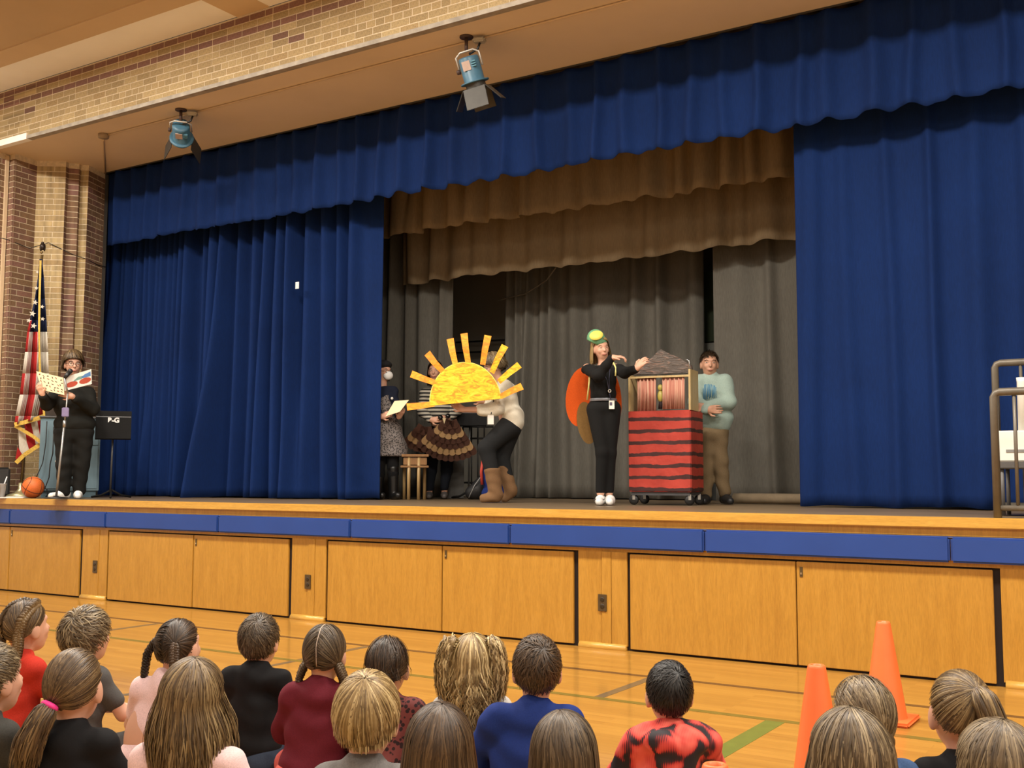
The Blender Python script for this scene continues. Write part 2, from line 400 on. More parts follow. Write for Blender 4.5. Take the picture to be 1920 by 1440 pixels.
# ---------------------------------------------------------------- drapes
def drape(name, x0, x1, y, z0, z1, folds, mat, hem=None, rows=26, dx=.012, seed=1, grow=.6, drift=.04, label=None, cat='curtain', group=None, rz=0, top_flat=True):
    """folds: list of (centre x, half width, depth, sharp); hem(x)-> extra hem height; cloth is a folded sheet with thickness"""
    rg = np.random.default_rng(seed)
    xs = np.arange(x0, x1+dx/2, dx); nz_ = rows
    t = np.linspace(0, 1, nz_)                          # 0 top, 1 hem
    X = np.repeat(xs[None], nz_, 0); Y = np.zeros_like(X)
    ph = rg.uniform(0, 6.28, 6)
    for (c, hw, dep, sharp) in folds:
        dr = rg.normal(0, drift); d2 = rg.uniform(.75, 1.25)
        cc = c + dr*t**1.5 + .012*np.sin(t*5+c*7)
        u = (X-cc[:, None])/(hw*(1+.25*(t[:, None])*d2))
        prof = np.exp(-np.abs(u)**sharp)
        Y -= dep*prof*(1-grow+grow*(t[:, None]**.7)*d2)
    Y += .02*np.sin(X*2.1+ph[0])*t[:, None]+.010*np.sin(X*5.3+ph[1]+t[:, None]*1.5)+.006*np.sin(X*13+ph[2]+2*t[:, None])
    h = hem(xs) if hem else np.zeros_like(xs)
    Z = z1+(z0+h-z1)[None]*t[:, None]
    V = np.stack([X, Y+y, Z], -1).reshape(-1, 3); nx = len(xs)
    i = np.arange(nz_-1)[:, None]*nx+np.arange(nx-1)[None]; i = i.ravel()
    Fc = np.stack([i, i+nx, i+nx+1, i+1], -1)
    o = link(name, mesh(name, V, Fc, True), mat, None, label=label, cat=cat, group=group)
    s = o.modifiers.new('thickness', 'SOLIDIFY'); s.thickness = .005; s.offset = 0
    return o
def pleats(x0, x1, step, hw, dep, sharp, seed, jit=.12, var=.35):
    rg = np.random.default_rng(seed); out = []; x = x0+step/2
    while x < x1:
        out.append((x+rg.normal(0, step*jit), hw*rg.uniform(1-var, 1+var), dep*rg.uniform(1-var, 1+var), sharp)); x += step*rg.uniform(.85, 1.15)
    return out
def wav(a, per, ph): return lambda x: a*np.sin(x*6.283/per+ph)+a*.5*np.sin(x*6.283/per*2.3+ph*2)
drape('stage_valance', -11.44, 1.0, 1.45, 4.11, 5.024, pleats(-11.4, 1, .31, .055, .085, 2.0, 3, .06, .3), C_BLUE, wav(.012, .31, 0), 18, .010, 3, .3, .012,
      label='long royal blue pleated valance hanging across the top of the stage opening')
drape('stage_curtain', -12.0, -7.35, 1.85, 1.012, 4.9, pleats(-12.0, -10.5, .11, .03, .13, 2, 5)+pleats(-10.5, -7.55, .205, .052, .25, 2.4, 6)+[(-7.52, .10, .05, 3), (-7.35, .05, -.03, 2)], C_BLUE, wav(.006, .5, 1), 40, .012, 5, .35, .06,
      label='closed royal blue stage curtain beside the brick jamb, behind the reading woman')
drape('stage_curtain', -2.80, 1.2, 1.79, 1.012, 4.9, [(-2.66, .07, .05, 3), (-2.40, .06, .05, 2), (-2.05, .05, .07, 2), (-1.72, .04, .09, 2), (-1.35, .08, .08, 2), (-1.02, .06, .1, 2), (-.7, .07, .1, 2), (-.3, .07, .1, 2), (.1, .07, .1, 2), (.6, .08, .1, 2)], C_BLUE, wav(.006, .8, 2), 40, .012, 8, .35, .06,
      label='royal blue stage curtain hanging behind the steel railing')
drape('stage_border', -8.05, -1.5, 2.42, 3.955, 5.612, pleats(-8.0, -1.5, .27, .080, .13, 3.2, 9, .12, .4), C_BORD, wav(.008, .3, 0), 18, .012, 9, .45, .02,
      label='pleated grey border drape, coloured as lit, hung just behind the blue valance')
drape('stage_border', -7.88, -1.5, 2.90, 3.50, 5.612, pleats(-7.85, -1.5, .33, .09, .08, 3.0, 10, .12, .4), C_BORD, wav(.012, .5, 0), 18, .012, 10, .45, .02,
      label='grey border drape, coloured as lit, hanging lower, behind the first border')
drape('backdrop_curtain', -9.4, -7.30, 3.12, 1.01, 5.612, pleats(-9.3, -7.35, .26, .06, .13, 2.2, 11), C_GREY, None, 30, .015, 11, .4, .07,
      label='dark grey drape behind the masked woman and the turkey costume')
drape('backdrop_curtain', -6.95, -4.42, 3.75, 1.01, 5.612, pleats(-6.95, -6.2, .12, .035, .13, 2, 12)+pleats(-6.2, -4.4, .30, .075, .12, 2.2, 13), C_GREY, None, 30, .013, 12, .4, .06,
      label='dark grey backdrop drape behind the butterfly costume')
drape('backdrop_curtain', -4.12, -1.9, 3.22, 1.01, 5.612, [(-3.85, .12, .08, 2), (-3.55, .05, .10, 2), (-3.30, .12, .09, 2), (-3.1, .10, .10, 2), (-2.8, .1, .1, 2)], C_GREY, None, 30, .013, 14, .5, .10,
      label='grey drape hanging behind the man in the pale sweatshirt')
# roll of canvas under the right drape
B().tube([(-3.70, 2.62, 1.048), (-3.3, 2.60, 1.05), (-2.4, 2.58, 1.05)], .048, 14).obj('canvas_roll', M('beige_canvas', (.26, .20, .125), .85, bmp=.1), label='beige rolled canvas lying on stage floor below the grey drape', cat='roll')
# wall seen between the drapes: green band and bracket
B().box((-4.7, 3.95, 2.72), (-3.9, 4.0, 3.5)).obj('chalkboard', M('dark_green_board', (.022, .035, .008), .6), label='dark green board in the gap between the grey drapes', cat='board')
B().box((-4.5, 3.90, 2.60), (-4.1, 3.949, 2.70)).obj('wall_bracket', M('grey_steel_plate', (.22, .22, .19), .5), label='pale grey bracket below green board between the drapes', cat='bracket')
B().box((-4.7, 4.02, 1.0), (-3.9, 4.05, 2.55)).obj('wall_panel', M('grey_panel', (.11, .11, .10), .7), label='grey panel below the bracket between the grey drapes', cat='panel')
for z in (3.0, 2.86):
    B().tube([(-8.2, 4.45, z+.01), (-7.2, 4.45, z-.015)], .012, 8).obj('wall_pipe', M('black_pipe', (.01, .01, .01), .5), label='thin black pipe along the dark back wall above the sun, '+('upper' if z > 2.9 else 'lower')+' one', cat='pipe', group='pipes on the back wall')
# drawn cord of the backdrop, tag pinned to curtain
B().tube([(-7.0, 3.62, 3.35), (-6.6, 3.60, 3.39), (-6.2, 3.4, 3.48), (-5.9, 3.1, 3.55)], .008, 6).obj('pull_cord', M('grey_cord', (.16, .14, .11), .8), label='slack grey cord below the grey border drape', cat='cord')
B().box((-8.32, 1.555, 3.30), (-8.27, 1.56, 3.375)).obj('paper_tag', M('white_tag', (.8, .8, .8), .6), label='small white tag stuck on the blue curtain', cat='tag')
# ---------------------------------------------------------------- implicit-surface bodies and cloth
def sdf_mesh(name, prims, res=.008, k=.03, cuts=(), wr=0.0, wf=38.0, seed=0, pre=None):
    """prims: ('c', a, b, ra, rb) round cones, ('e', centre, radii[, 3x3 rot]) ellipsoids, ('-', ...) to carve. Returns a closed smooth mesh"""
    P = []
    for q in prims:
        neg = q[0] == '-'
        if neg: q = q[1:]
        if q[0] in 'ch':
            a, b, ra, rb = np.array(q[1], float), np.array(q[2], float), q[3], q[4]
            lo = np.minimum(a-ra, b-rb); hi = np.maximum(a+ra, b+rb)
        else:
            c, r = np.array(q[1], float), np.array(q[2], float); lo = c-r.max(); hi = c+r.max()
            if len(q) < 4: lo = c-r; hi = c+r
        P.append((q, lo, hi, neg))
    pos = [p for p in P if not p[3]]
    mg = 3*res+wr
    LO = np.min([p[1] for p in pos], 0)-mg; HI = np.max([p[2] for p in pos], 0)+mg
    n = np.ceil((HI-LO)/res).astype(int)+1
    D = np.full(n, .5, np.float32)
    ax = [LO[i]+res*np.arange(n[i]) for i in range(3)]
    for q, lo, hi, neg in P:
        i0 = np.clip(((lo-k-2*res-LO)/res).astype(int), 0, n-1); i1 = np.clip(((hi+k+2*res-LO)/res).astype(int)+2, 1, n)
        if (i1 <= i0).any(): continue
        sl = tuple(slice(a, b) for a, b in zip(i0, i1))
        gx, gy, gz = np.meshgrid(*[ax[i][sl[i]].astype(np.float32) for i in range(3)], indexing='ij')
        kk = .005 if q[0] == 'h' else k
        if q[0] in 'ch':
            a, b = np.array(q[1], np.float32), np.array(q[2], np.float32); ab = b-a; L2 = max(float(ab@ab), 1e-9)
            t = np.clip(((gx-a[0])*ab[0]+(gy-a[1])*ab[1]+(gz-a[2])*ab[2])/L2, 0, 1)
            d = np.sqrt((gx-a[0]-t*ab[0])**2+(gy-a[1]-t*ab[1])**2+(gz-a[2]-t*ab[2])**2)-(q[3]+(q[4]-q[3])*t)
        else:
            c, r = q[1], q[2]; X, Y, Z = gx-c[0], gy-c[1], gz-c[2]
            if len(q) > 3:
                R = np.array(q[3]); X, Y, Z = (R[0][i]*X+R[1][i]*Y+R[2][i]*Z for i in range(3))
            k0 = np.sqrt((X/r[0])**2+(Y/r[1])**2+(Z/r[2])**2); k1 = np.sqrt((X/r[0]**2)**2+(Y/r[1]**2)**2+(Z/r[2]**2)**2)+1e-6
            d = k0*(k0-1)/k1
        cur = D[sl]
        if neg: D[sl] = np.maximum(cur, -d)
        else:
            h = np.clip(.5+.5*(cur-d)/kk, 0, 1); D[sl] = cur*(1-h)+d*h-kk*h*(1-h)
    if wr or cuts:
        gx, gy, gz = np.meshgrid(*[a.astype(np.float32) for a in ax], indexing='ij')
        if wr:
            s = seed*1.7
            wv = np.sin(gz*wf*1.6+2.2*np.sin(gx*wf*.5+s)+1.5*np.sin(gy*wf*.45+s*2))+.7*np.sin(gx*wf*.8+gz*wf*.9+1.8*np.sin(gz*wf*.3+s)+s)
            D += (wr*wv).astype(np.float32)
        for nv, off in cuts:
            nv = np.array(nv, float); nv /= np.linalg.norm(nv)
            D = np.maximum(D, (gx*nv[0]+gy*nv[1]+gz*nv[2]-off).astype(np.float32))
    D[0] = D[-1] = .5; D[:, 0] = D[:, -1] = .5; D[:, :, 0] = D[:, :, -1] = .5
    S = D < 0
    cnt = np.zeros(n-1, np.int8)
    cs = [(i, j, l) for i in (0, 1) for j in (0, 1) for l in (0, 1)]
    for i, j, l in cs: cnt += S[i:n[0]-1+i, j:n[1]-1+j, l:n[2]-1+l]
    act = np.argwhere((cnt > 0) & (cnt < 8))
    if len(act) == 0: return mesh(name, np.zeros((3, 3)), np.array([[0, 1, 2]]))
    idx = np.full(n-1, -1, np.int64); idx[tuple(act.T)] = np.arange(len(act))
    vals = {c: D[act[:, 0]+c[0], act[:, 1]+c[1], act[:, 2]+c[2]] for c in cs}
    acc = np.zeros((len(act), 3)); num = np.zeros(len(act))
    for c in cs:
        for a in range(3):
            if c[a] == 0:
                c2 = tuple(1 if q == a else c[q] for q in range(3)); v0, v1 = vals[c], vals[c2]
                mk = (v0 < 0) != (v1 < 0); t = np.where(mk, v0/np.where(mk, v0-v1, 1), 0)
                p = np.tile(np.array(c, float), (len(act), 1)); p[:, a] = t
                acc[mk] += p[mk]; num += mk
    V = LO+res*(act+acc/num[:, None])
    Fs = []
    for a in range(3):
        b, c = (a+1) % 3, (a+2) % 3
        s0 = [slice(1, n[i]-1) for i in range(3)]; s0[a] = slice(0, n[a]-1); s1 = list(s0); s1[a] = slice(1, n[a])
        A, Bq = S[tuple(s0)], S[tuple(s1)]
        e = np.argwhere(A != Bq)
        if len(e) == 0: continue
        fl_ = A[tuple(e.T)]
        g = e.copy()
        for i in range(3):
            if i != a: g[:, i] += 1
        def cell(db, dc):
            h = g.copy(); h[:, b] -= db; h[:, c] -= dc; return idx[tuple(h.T)]
        q = np.stack([cell(1, 1), cell(0, 1), cell(0, 0), cell(1, 0)], -1)
        q[~fl_] = q[~fl_][:, ::-1]; Fs.append(q)
    Fs = np.concatenate(Fs)
    # two passes of smoothing along mesh edges
    ed = np.concatenate([Fs[:, [0, 1]], Fs[:, [1, 2]], Fs[:, [2, 3]], Fs[:, [3, 0]]])
    for _ in range(2):
        s_ = np.zeros_like(V); w_ = np.zeros(len(V))
        np.add.at(s_, ed[:, 0], V[ed[:, 1]]); np.add.at(w_, ed[:, 0], 1); V = V*.5+.5*s_/np.maximum(w_, 1)[:, None]
    return mesh(name, V, Fs, True)
def vlerp(a, b, t): return tuple(a[i]+(b[i]-a[i])*t for i in range(3))
def hand(wrist, d, nrm, s=1.0, curl=.5, thumb=1):
    """palm, four unequal fingers and a thumb; d = direction of the fingers, nrm = back of the hand"""
    w_ = Vector(wrist); d = Vector(d).normalized(); nn = Vector(nrm); nn = (nn-d*nn.dot(d)).normalized(); sd = d.cross(nn)*thumb
    out = []
    pc = w_+d*.045*s
    out.append(('c', w_, w_+d*.02*s, .022*s, .026*s))
    for i, o in enumerate((-.031, -.0105, .0105, .031)):
        out.append(('c', w_+d*.015*s+sd*o*.6*s, w_+d*.078*s+sd*o*s, .013*s, .0115*s))
    for i, (o, L) in enumerate(((.033, .066), (.0115, .076), (-.0105, .070), (-.031, .054))):
        p = w_+d*.082*s+sd*o*s; a = 0
        for j, q in enumerate((.45, .32, .26)):
            a += curl*(.55+.25*j); dd = d*math.cos(a)-nn*math.sin(a); e = p+dd*L*q*s
            out.append(('h', p, e, (.0090-.0008*j)*s, (.0086-.0010*j)*s)); p = e
    p = w_+d*.018*s+sd*.026*s; dd = (d*.7+sd*.75-nn*.25*curl).normalized(); e = p+dd*.04*s
    out.append(('h', p, e, .0120*s, .0105*s)); e2 = e+(d*.9+sd*.2-nn*.5*curl).normalized()*.032*s
    out.append(('h', e, e2, .0100*s, .0080*s))
    return out
def face_prims(H, s=1.0, ears=True):
    """head in its own frame (face +y, z up), H = 4x4; about .23*s tall"""
    T = lambda x, y, z: tuple(H @ Vector((x*s, y*s, z*s)))
    R = H.to_3x3()
    e = lambda c, r: ('e', T(*c), tuple(q*s for q in r), [list(R[i]) for i in range(3)])
    out = [e((0, -.008, .022), (.074, .092, .090)), e((0, .022, -.030), (.060, .066, .074)), e((0, .045, -.078), (.034, .036, .030)),
           ('c', T(0, .084, .004), T(0, .104, -.022), .009*s, .013*s), e((0, .082, -.055), (.026, .016, .012)),
           e((.03, .068, -.022), (.022, .018, .02)), e((-.03, .068, -.022), (.022, .018, .02)), e((0, .070, .030), (.05, .022, .014))]
    if ears:
        for q in (-1, 1): out.append(e((q*.076, -.004, -.012), (.010, .022, .034)))
    return out
def hmat(c, yaw=0, pitch=0, roll=0): return tr(c) @ rot('Z', yaw) @ rot('X', pitch) @ rot('Y', roll)
SKIN = {}
def skin(name, col):
    if name in SKIN: return SKIN[name]
    m, nt, p = newmat('skin_'+name)
    nz = noise(nt, coords(nt), 25, 4)
    nt.links.new(mixc(nt, nz, tuple(q*.92 for q in col), (min(1, col[0]*1.06), col[1]*.98, col[2]*.95)), p.inputs['Base Color'])
    p.inputs['Roughness'].default_value = .5; p.inputs['Subsurface Weight'].default_value = .12
    p.inputs['Subsurface Radius'].default_value = (.012, .005, .003); p.inputs['Subsurface Scale'].default_value = .5
    SKIN[name] = m; return m
S_FAIR = skin('fair', (.62, .36, .25)); S_TAN = skin('tan', (.52, .29, .19))
def face_details(parent, H, s=1.0, brow=(.05, .03, .015), glasses=None, smile=0.0, eyes=True, mouth=True, mask=False):
    T = lambda x, y, z: H @ Vector((x*s, y*s, z*s))
    if eyes:
        for q in (-1, 1):
            w_ = B().ball(T(q*.031, .080, .010), (.0125*s, .007*s, .0048*s), 10, 6).obj('eye', M('eye_white', (.7, .66, .6), .3), parent)
            B().ball(T(q*.031, .0862, .010), .0046*s, 8, 6).obj('iris', M('dark_iris', (.03, .02, .012), .2), w_)
            B().tube([T(q*.014, .088, .026), T(q*.032, .086, .032), T(q*.05, .074, .027)], .0035*s, 6).obj('eyebrow', M('brow_%d' % int(brow[0]*1000), brow, .8), parent)
    if mouth:
        B().tube([T(-.026, .085, -.056+smile), T(-.012, .095, -.060), T(0, .098, -.061), T(.012, .095, -.060), T(.026, .085, -.056+smile)], [.002*s, .0048*s, .0055*s, .0048*s, .002*s], 8).obj('lips', M('lips', (.40, .13, .10), .45), parent)
    if glasses:
        b = B()
        for q in (-1, 1):
            b.tube([T(q*.033+.023*math.cos(a)*1.0, .099-abs(.2*(math.cos(a)*.02)), .004+.019*math.sin(a)) for a in np.linspace(0, 6.283, 15)[:-1]], .0022*s, 6, closed=True)
            b.tube([T(q*.056, .096, .008), T(q*.078, .02, .006)], .002*s, 6)
        b.tube([T(-.010, .101, .006), T(.010, .101, .006)], .002*s, 6)
        b.obj('glasses', M('glasses_frame', glasses, .3), parent)
# ---------------------------------------------------------------- hair
def hair_mat(name, c0, c1, c2):
    m, nt, p = newmat('hair_'+name)
    at = nd(nt, 'ShaderNodeAttribute', attribute_name='hv')
    nz = noise(nt, coords(nt), 35, 2)
    f = math_(nt, 'ADD', at.outputs['Fac'], math_(nt, 'MULTIPLY', math_(nt, 'SUBTRACT', nz, .5), .35))
    nt.links.new(ramp(nt, f, ((.05, c0), (.5, c1), (.95, c2))), p.inputs['Base Color'])
    p.inputs['Roughness'].default_value = .42; p.inputs['Specular IOR Level'].default_value = .4
    return m
HAIR = {'dkbrown': ((.010, .006, .003), (.032, .018, .009), (.085, .050, .026)), 'brown': ((.016, .009, .004), (.055, .031, .014), (.13, .080, .038)),
        'ltbrown': ((.022, .012, .005), (.085, .050, .021), (.22, .145, .066)), 'dkblond': ((.035, .020, .008), (.13, .080, .032), (.33, .235, .108)),
        'blond': ((.085, .048, .016), (.28, .185, .07), (.62, .48, .24)), 'black': ((.003, .0025, .0025), (.007, .006, .005), (.03, .026, .022)),
        'taupe': ((.020, .013, .007), (.066, .043, .022), (.16, .115, .066)), 'ash': ((.036, .023, .011), (.125, .085, .042), (.33, .255, .145))}
HM = {k: hair_mat(k, *v) for k, v in HAIR.items()}
HL_AZ = np.radians([0, 40, 65, 85, 100, 125, 180]); HL_Z = np.array([.56, .48, .30, -.02, -.28, -.52, -.60])
def in_hair(d, drop=0.0):
    """unit directions in the head frame that carry hair"""
    az = np.arctan2(np.abs(d[..., 0]), d[..., 1]); return d[..., 2] > np.interp(az, HL_AZ, HL_Z)-drop
class Hair:
    def __init__(s, radii, rg): s.R = np.array(radii); s.rg = rg; s.V = []; s.F = []; s.A = []; s.n = 0
    def put(s, v, f, a):
        s.V.append(v); s.F.append(f+s.n); s.A.append(a); s.n += len(v)
    def ribbons(s, P, w, val=None, tip=.35, lumps=None):
        """P (n,m,3) polylines -> flat curved ribbons facing away from the head"""
        n, m_, _ = P.shape
        T = np.gradient(P, axis=1); T /= np.linalg.norm(T, axis=2, keepdims=True)+1e-9
        N = P/s.R**2; 
        N = N/(np.linalg.norm(N, axis=2, keepdims=True)+1e-9)
        Sd = np.cross(T, N); Sd /= np.linalg.norm(Sd, axis=2, keepdims=True)+1e-9
        wt = np.interp(np.linspace(0, 1, m_), [0, .12, .75, 1], [.5, 1, 1, tip])[None, :, None]
        wd = (w*s.rg.uniform(.6, 1.3, n))[:, None, None]*wt
        N2 = np.cross(Sd, T)
        A = P-Sd*wd/2; C = P+Sd*wd/2; Mi = P+N2*wd*.22*np.sign((N2*N).sum(2, keepdims=True)+1e-9)
        V = np.stack([A, Mi, C], 2).reshape(-1, 3)
        b = (np.arange(n)[:, None]*m_+np.arange(m_-1)[None]).ravel()*3
        F1 = np.stack([b, b+3, b+4, b+1], -1); F2 = np.stack([b+1, b+4, b+5, b+2], -1)
        val = s.rg.beta(2.2, 2.4, n) if val is None else val
        s.put(V, np.concatenate([F1, F2]), np.repeat(val, m_*3))
    def shell(s, scale=1.05, drop=0.0, a=.28, seg=40, rings=30):
        th = np.linspace(0, math.pi, rings); ph = np.linspace(0, 2*math.pi, seg, endpoint=False)
        d = np.stack([np.sin(th)[:, None]*np.cos(ph), np.sin(th)[:, None]*np.sin(ph), np.repeat(np.cos(th)[:, None], seg, 1)], -1)
        ok = in_hair(d, drop).reshape(-1); V = (d*s.R*scale).reshape(-1, 3)
        i, j = np.meshgrid(np.arange(rings-1), np.arange(seg), indexing='ij'); i = i.ravel(); j = j.ravel(); j2 = (j+1) % seg
        f = np.stack([i*seg+j, (i+1)*seg+j, (i+1)*seg+j2, i*seg+j2], -1); f = f[ok[f].sum(1) >= 3]
        s.put(V, f, np.full(len(V), a))
    def frame(s, pole):
        e3 = np.array(pole, float); e3 /= np.linalg.norm(e3); t = np.array([1, 0, 0]) if abs(e3[0]) < .8 else np.array([0, 1, 0])
        e1 = np.cross(t, e3); e1 /= np.linalg.norm(e1); return e1, np.cross(e3, e1), e3
    def dirs(s, pole, th, ph):
        e1, e2, e3 = s.frame(pole)
        return np.cos(th)[..., None]*e3+np.sin(th)[..., None]*(np.cos(ph)[..., None]*e1+np.sin(ph)[..., None]*e2)
    def sphere_pts(s, n, drop=0.0):
        d = s.rg.normal(size=(n*3, 3)); d /= np.linalg.norm(d, axis=1, keepdims=True); return d[in_hair(d, drop)][:n]
    def short(s, pole, n=3400, L=.045, lift=.010, w=.0034, drop=0.0, sweep=.25, base=1.055):
        """short hair combed away from a whorl"""
        d = s.sphere_pts(n, drop); e1, e2, e3 = s.frame(pole)
        th = np.arccos(np.clip(d@e3, -1, 1)); ph = np.arctan2(d@e2, d@e1); n = len(d); m_ = 6
        t = np.linspace(0, 1, m_)[None]; Lr = (L*s.rg.uniform(.6, 1.2, n)*np.clip(1.25-.30*th, .55, 1.2))[:, None]
        Th = th[:, None]+t*Lr/s.R.mean(); Ph = ph[:, None]+t*(sweep+s.rg.normal(0, .35, n)[:, None])*np.clip(Lr/.05, .3, 1.2)*np.clip(.6/np.maximum(th[:, None], .3), .3, 1.3)
        q = s.dirs(pole, Th, Ph); r = base+(lift*s.rg.uniform(.3, 1.5, n)[:, None]*t**.8+.004*s.rg.uniform(-1, 1, n)[:, None])/s.R.mean()
        s.ribbons(q*s.R*r[..., None], w, tip=.2)
    def fall(s, pole, n=1500, hang=.0, w=.005, lift=.008, wave=0.0, wf=60, th_max=2.6, cling=.0, drop=0.0, spread=0.0, part=0.0, back_only=False, th_turn=1.55, m1=9, m2=9, base=1.05, inward=.0, rag=.25):
        """hair lying over the skull from a crown or parting, then hanging free for `hang` metres"""
        ph = s.rg.uniform(-math.pi, math.pi, n); th0 = s.rg.uniform(0.02, .55, n)**1.0
        g = np.linspace(0, th_max, 60)
        dd = s.dirs(pole, np.repeat(g[None], n, 0), np.repeat(ph[:, None], 60, 1)); ok = in_hair(dd, drop)
        first = np.where(ok.all(1), 59, np.argmin(ok, 1)); the = g[np.maximum(first-1, 1)]
        if hang > 0: the = np.minimum(the, th_turn)
        keep = the > th0+.15; ph, th0, the, = ph[keep], th0[keep], the[keep]; n = len(ph)
        t = np.linspace(0, 1, m1)[None]; Th = th0[:, None]+(the-th0)[:, None]*t
        Ph = ph[:, None]+.12*np.sin(Th*3+s.rg.uniform(0, 6, n)[:, None])*s.rg.uniform(0, 1, n)[:, None]
        q = s.dirs(pole, Th, Ph); off = s.rg.uniform(-.5, 1, n)[:, None]*lift
        P = q*s.R*(base+off/s.R.mean())[..., None]
        if hang > 0:
            fr = q[:, -1, 1] > .22
            if fr.any(): s.ribbons(P[fr], w)
            P, q = P[~fr], q[~fr]; n = len(P)
            e = P[:, -1]; dirn = q[:, -1]
            L = hang*s.rg.uniform(1-rag, 1+rag*.4, n)
            side = np.clip(dirn[:, 1], -1, 1)
            u = np.linspace(0, 1, m2+1)[1:][None]
            X = e[:, 0][:, None]+dirn[:, 0][:, None]*spread*np.sin(u*2.2)+wave*np.sin(u*wf*L[:, None]+s.rg.uniform(0, 6.28, n)[:, None])*np.minimum(u*2, 1)-inward*e[:, 0][:, None]*u**1.5
            Y = e[:, 1][:, None]+(dirn[:, 1][:, None]*spread-cling)*np.sin(u*1.6)+wave*np.cos(u*wf*L[:, None]+s.rg.uniform(0, 6.28, n)[:, None])*np.minimum(u*2, 1)
            Z = e[:, 2][:, None]-u*L[:, None]
            P = np.concatenate([P, np.stack([X, Y, Z], -1)], 1)
        s.ribbons(P, w)
    def pulled(s, tie, n=2200, w=.0036, base=1.05, drop=0.0, lift=.006):
        """hair drawn back from the hairline to a tie point (direction on the skull)"""
        e3 = np.array(tie, float); e3 /= np.linalg.norm(e3)
        d = s.sphere_pts(n, drop); m_ = 8; e1, e2, _ = s.frame(tie)
        th = np.arccos(np.clip(d@e3, -1, 1)); ph = np.arctan2(d@e2, d@e1); n = len(d)
        t = np.linspace(0, 1, m_)[None]; Th = th[:, None]*(1-t*s.rg.uniform(.7, 1, n)[:, None])
        q = s.dirs(tie, Th, np.repeat(ph[:, None], m_, 1)+.05*s.rg.normal(size=(n, 1))); off = s.rg.uniform(-.4, 1, n)[:, None]*lift
        s.ribbons(q*s.R*(base+off/s.R.mean())[..., None], w)
    def tail(s, path, r0, n=350, w=.005, wave=.004, wf=5, flare=1.0, m_=14):
        """bundle of strands along a path (points), widening by flare"""
        path = np.array(path, float); u = np.linspace(0, 1, len(path)); t = np.linspace(0, 1, m_)
        C = np.stack([np.interp(t, u, path[:, i]) for i in range(3)], -1)
        for _ in range(2): C[1:-1] = (C[:-2]+2*C[1:-1]+C[2:])/4
        T = np.gradient(C, axis=0); T /= np.linalg.norm(T, axis=1, keepdims=True)+1e-9
        a = np.cross(T, [1, 0, .01]); a /= np.linalg.norm(a, axis=1, keepdims=True)+1e-9; b = np.cross(T, a)
        an = s.rg.uniform(0, 6.28, n); rr = np.sqrt(s.rg.uniform(.05, 1, n))*r0; en = s.rg.uniform(.72, 1, n)
        prof = np.interp(t, [0, .15, .6, 1], [.55, 1, .6+.5*flare, flare])
        wv = wave*np.sin(t[None]*wf*6.28+s.rg.uniform(0, 6.28, n)[:, None])
        off = rr[:, None]*prof[None]
        P = C[None]+(np.cos(an)[:, None]*off+wv)[..., None]*a[None]+(np.sin(an)[:, None]*off+wv*.6)[..., None]*b[None]
        k = (t[None]*en[:, None])*(m_-1); i0 = np.clip(k.astype(int), 0, m_-2); fr = (k-i0)[..., None]
        ar = np.arange(n)[:, None]; P = P[ar, i0]*(1-fr)+P[ar, i0+1]*fr
        Rs = s.R; s.R = np.array([1, 1, 1.0]); Pc = P-C.mean(0); V0 = len(s.V)
        s.ribbons(Pc, w); s.V[-1] = s.V[-1]+C.mean(0); s.R = Rs
    def braid(s, path, r, turns, tip=.5, seg=7, m_=None):
        path = np.array(path, float); L = np.linalg.norm(np.diff(path, axis=0), axis=1).sum(); m_ = m_ or int(turns*14)
        u = np.concatenate([[0], np.cumsum(np.linalg.norm(np.diff(path, axis=0), axis=1))])/L; t = np.linspace(0, 1, m_)
        C = np.stack([np.interp(t, u, path[:, i]) for i in range(3)], -1)
        for _ in range(4): C[1:-1] = (C[:-2]+2*C[1:-1]+C[2:])/4
        T = np.gradient(C, axis=0); T /= np.linalg.norm(T, axis=1, keepdims=True)+1e-9
        out = C-np.array([0, 0, C[:, 2].mean()]); out[:, 2] = 0; out += 1e-6
        b = out-T*(out*T).sum(1, keepdims=True); b /= np.linalg.norm(b, axis=1, keepdims=True)+1e-9; a = np.cross(T, b)
        R = r*np.interp(t, [0, .1, .8, 1], [.7, 1, .85, tip])
        for j in range(3):
            f = t*turns*2*math.pi+j*2*math.pi/3
            Q = C+a*(R*.95*np.sin(f))[:, None]+b*(R*.55*np.sin(2*f))[:, None]
            Tq = np.gradient(Q, axis=0); Tq /= np.linalg.norm(Tq, axis=1, keepdims=True)+1e-9
            e1 = np.cross(Tq, b); e1 /= np.linalg.norm(e1, axis=1, keepdims=True)+1e-9; e2 = np.cross(Tq, e1)
            an = np.linspace(0, 2*math.pi, seg, endpoint=False)
            V = Q[:, None]+(R*.62)[:, None, None]*(np.cos(an)[None, :, None]*e1[:, None]+np.sin(an)[None, :, None]*e2[:, None])
            i, k = np.meshgrid(np.arange(m_-1), np.arange(seg), indexing='ij'); i = i.ravel(); k = k.ravel(); k2 = (k+1) % seg
            s.put(V.reshape(-1, 3), np.stack([i*seg+k, i*seg+k2, (i+1)*seg+k2, (i+1)*seg+k], -1), (.15+.75*(.5+.5*np.sin(2*f+1))).repeat(seg)+s.rg.normal(0, .05, m_*seg))
    def solid(s, me, a=.25):
        n = len(me.vertices); v = np.zeros(n*3, np.float32); me.vertices.foreach_get('co', v)
        f = np.zeros(len(me.loops), np.int32); me.loops.foreach_get('vertex_index', f)
        s.put(v.reshape(-1, 3), f.reshape(-1, 4).astype(np.int64), np.full(n, a)); bpy.data.meshes.remove(me)
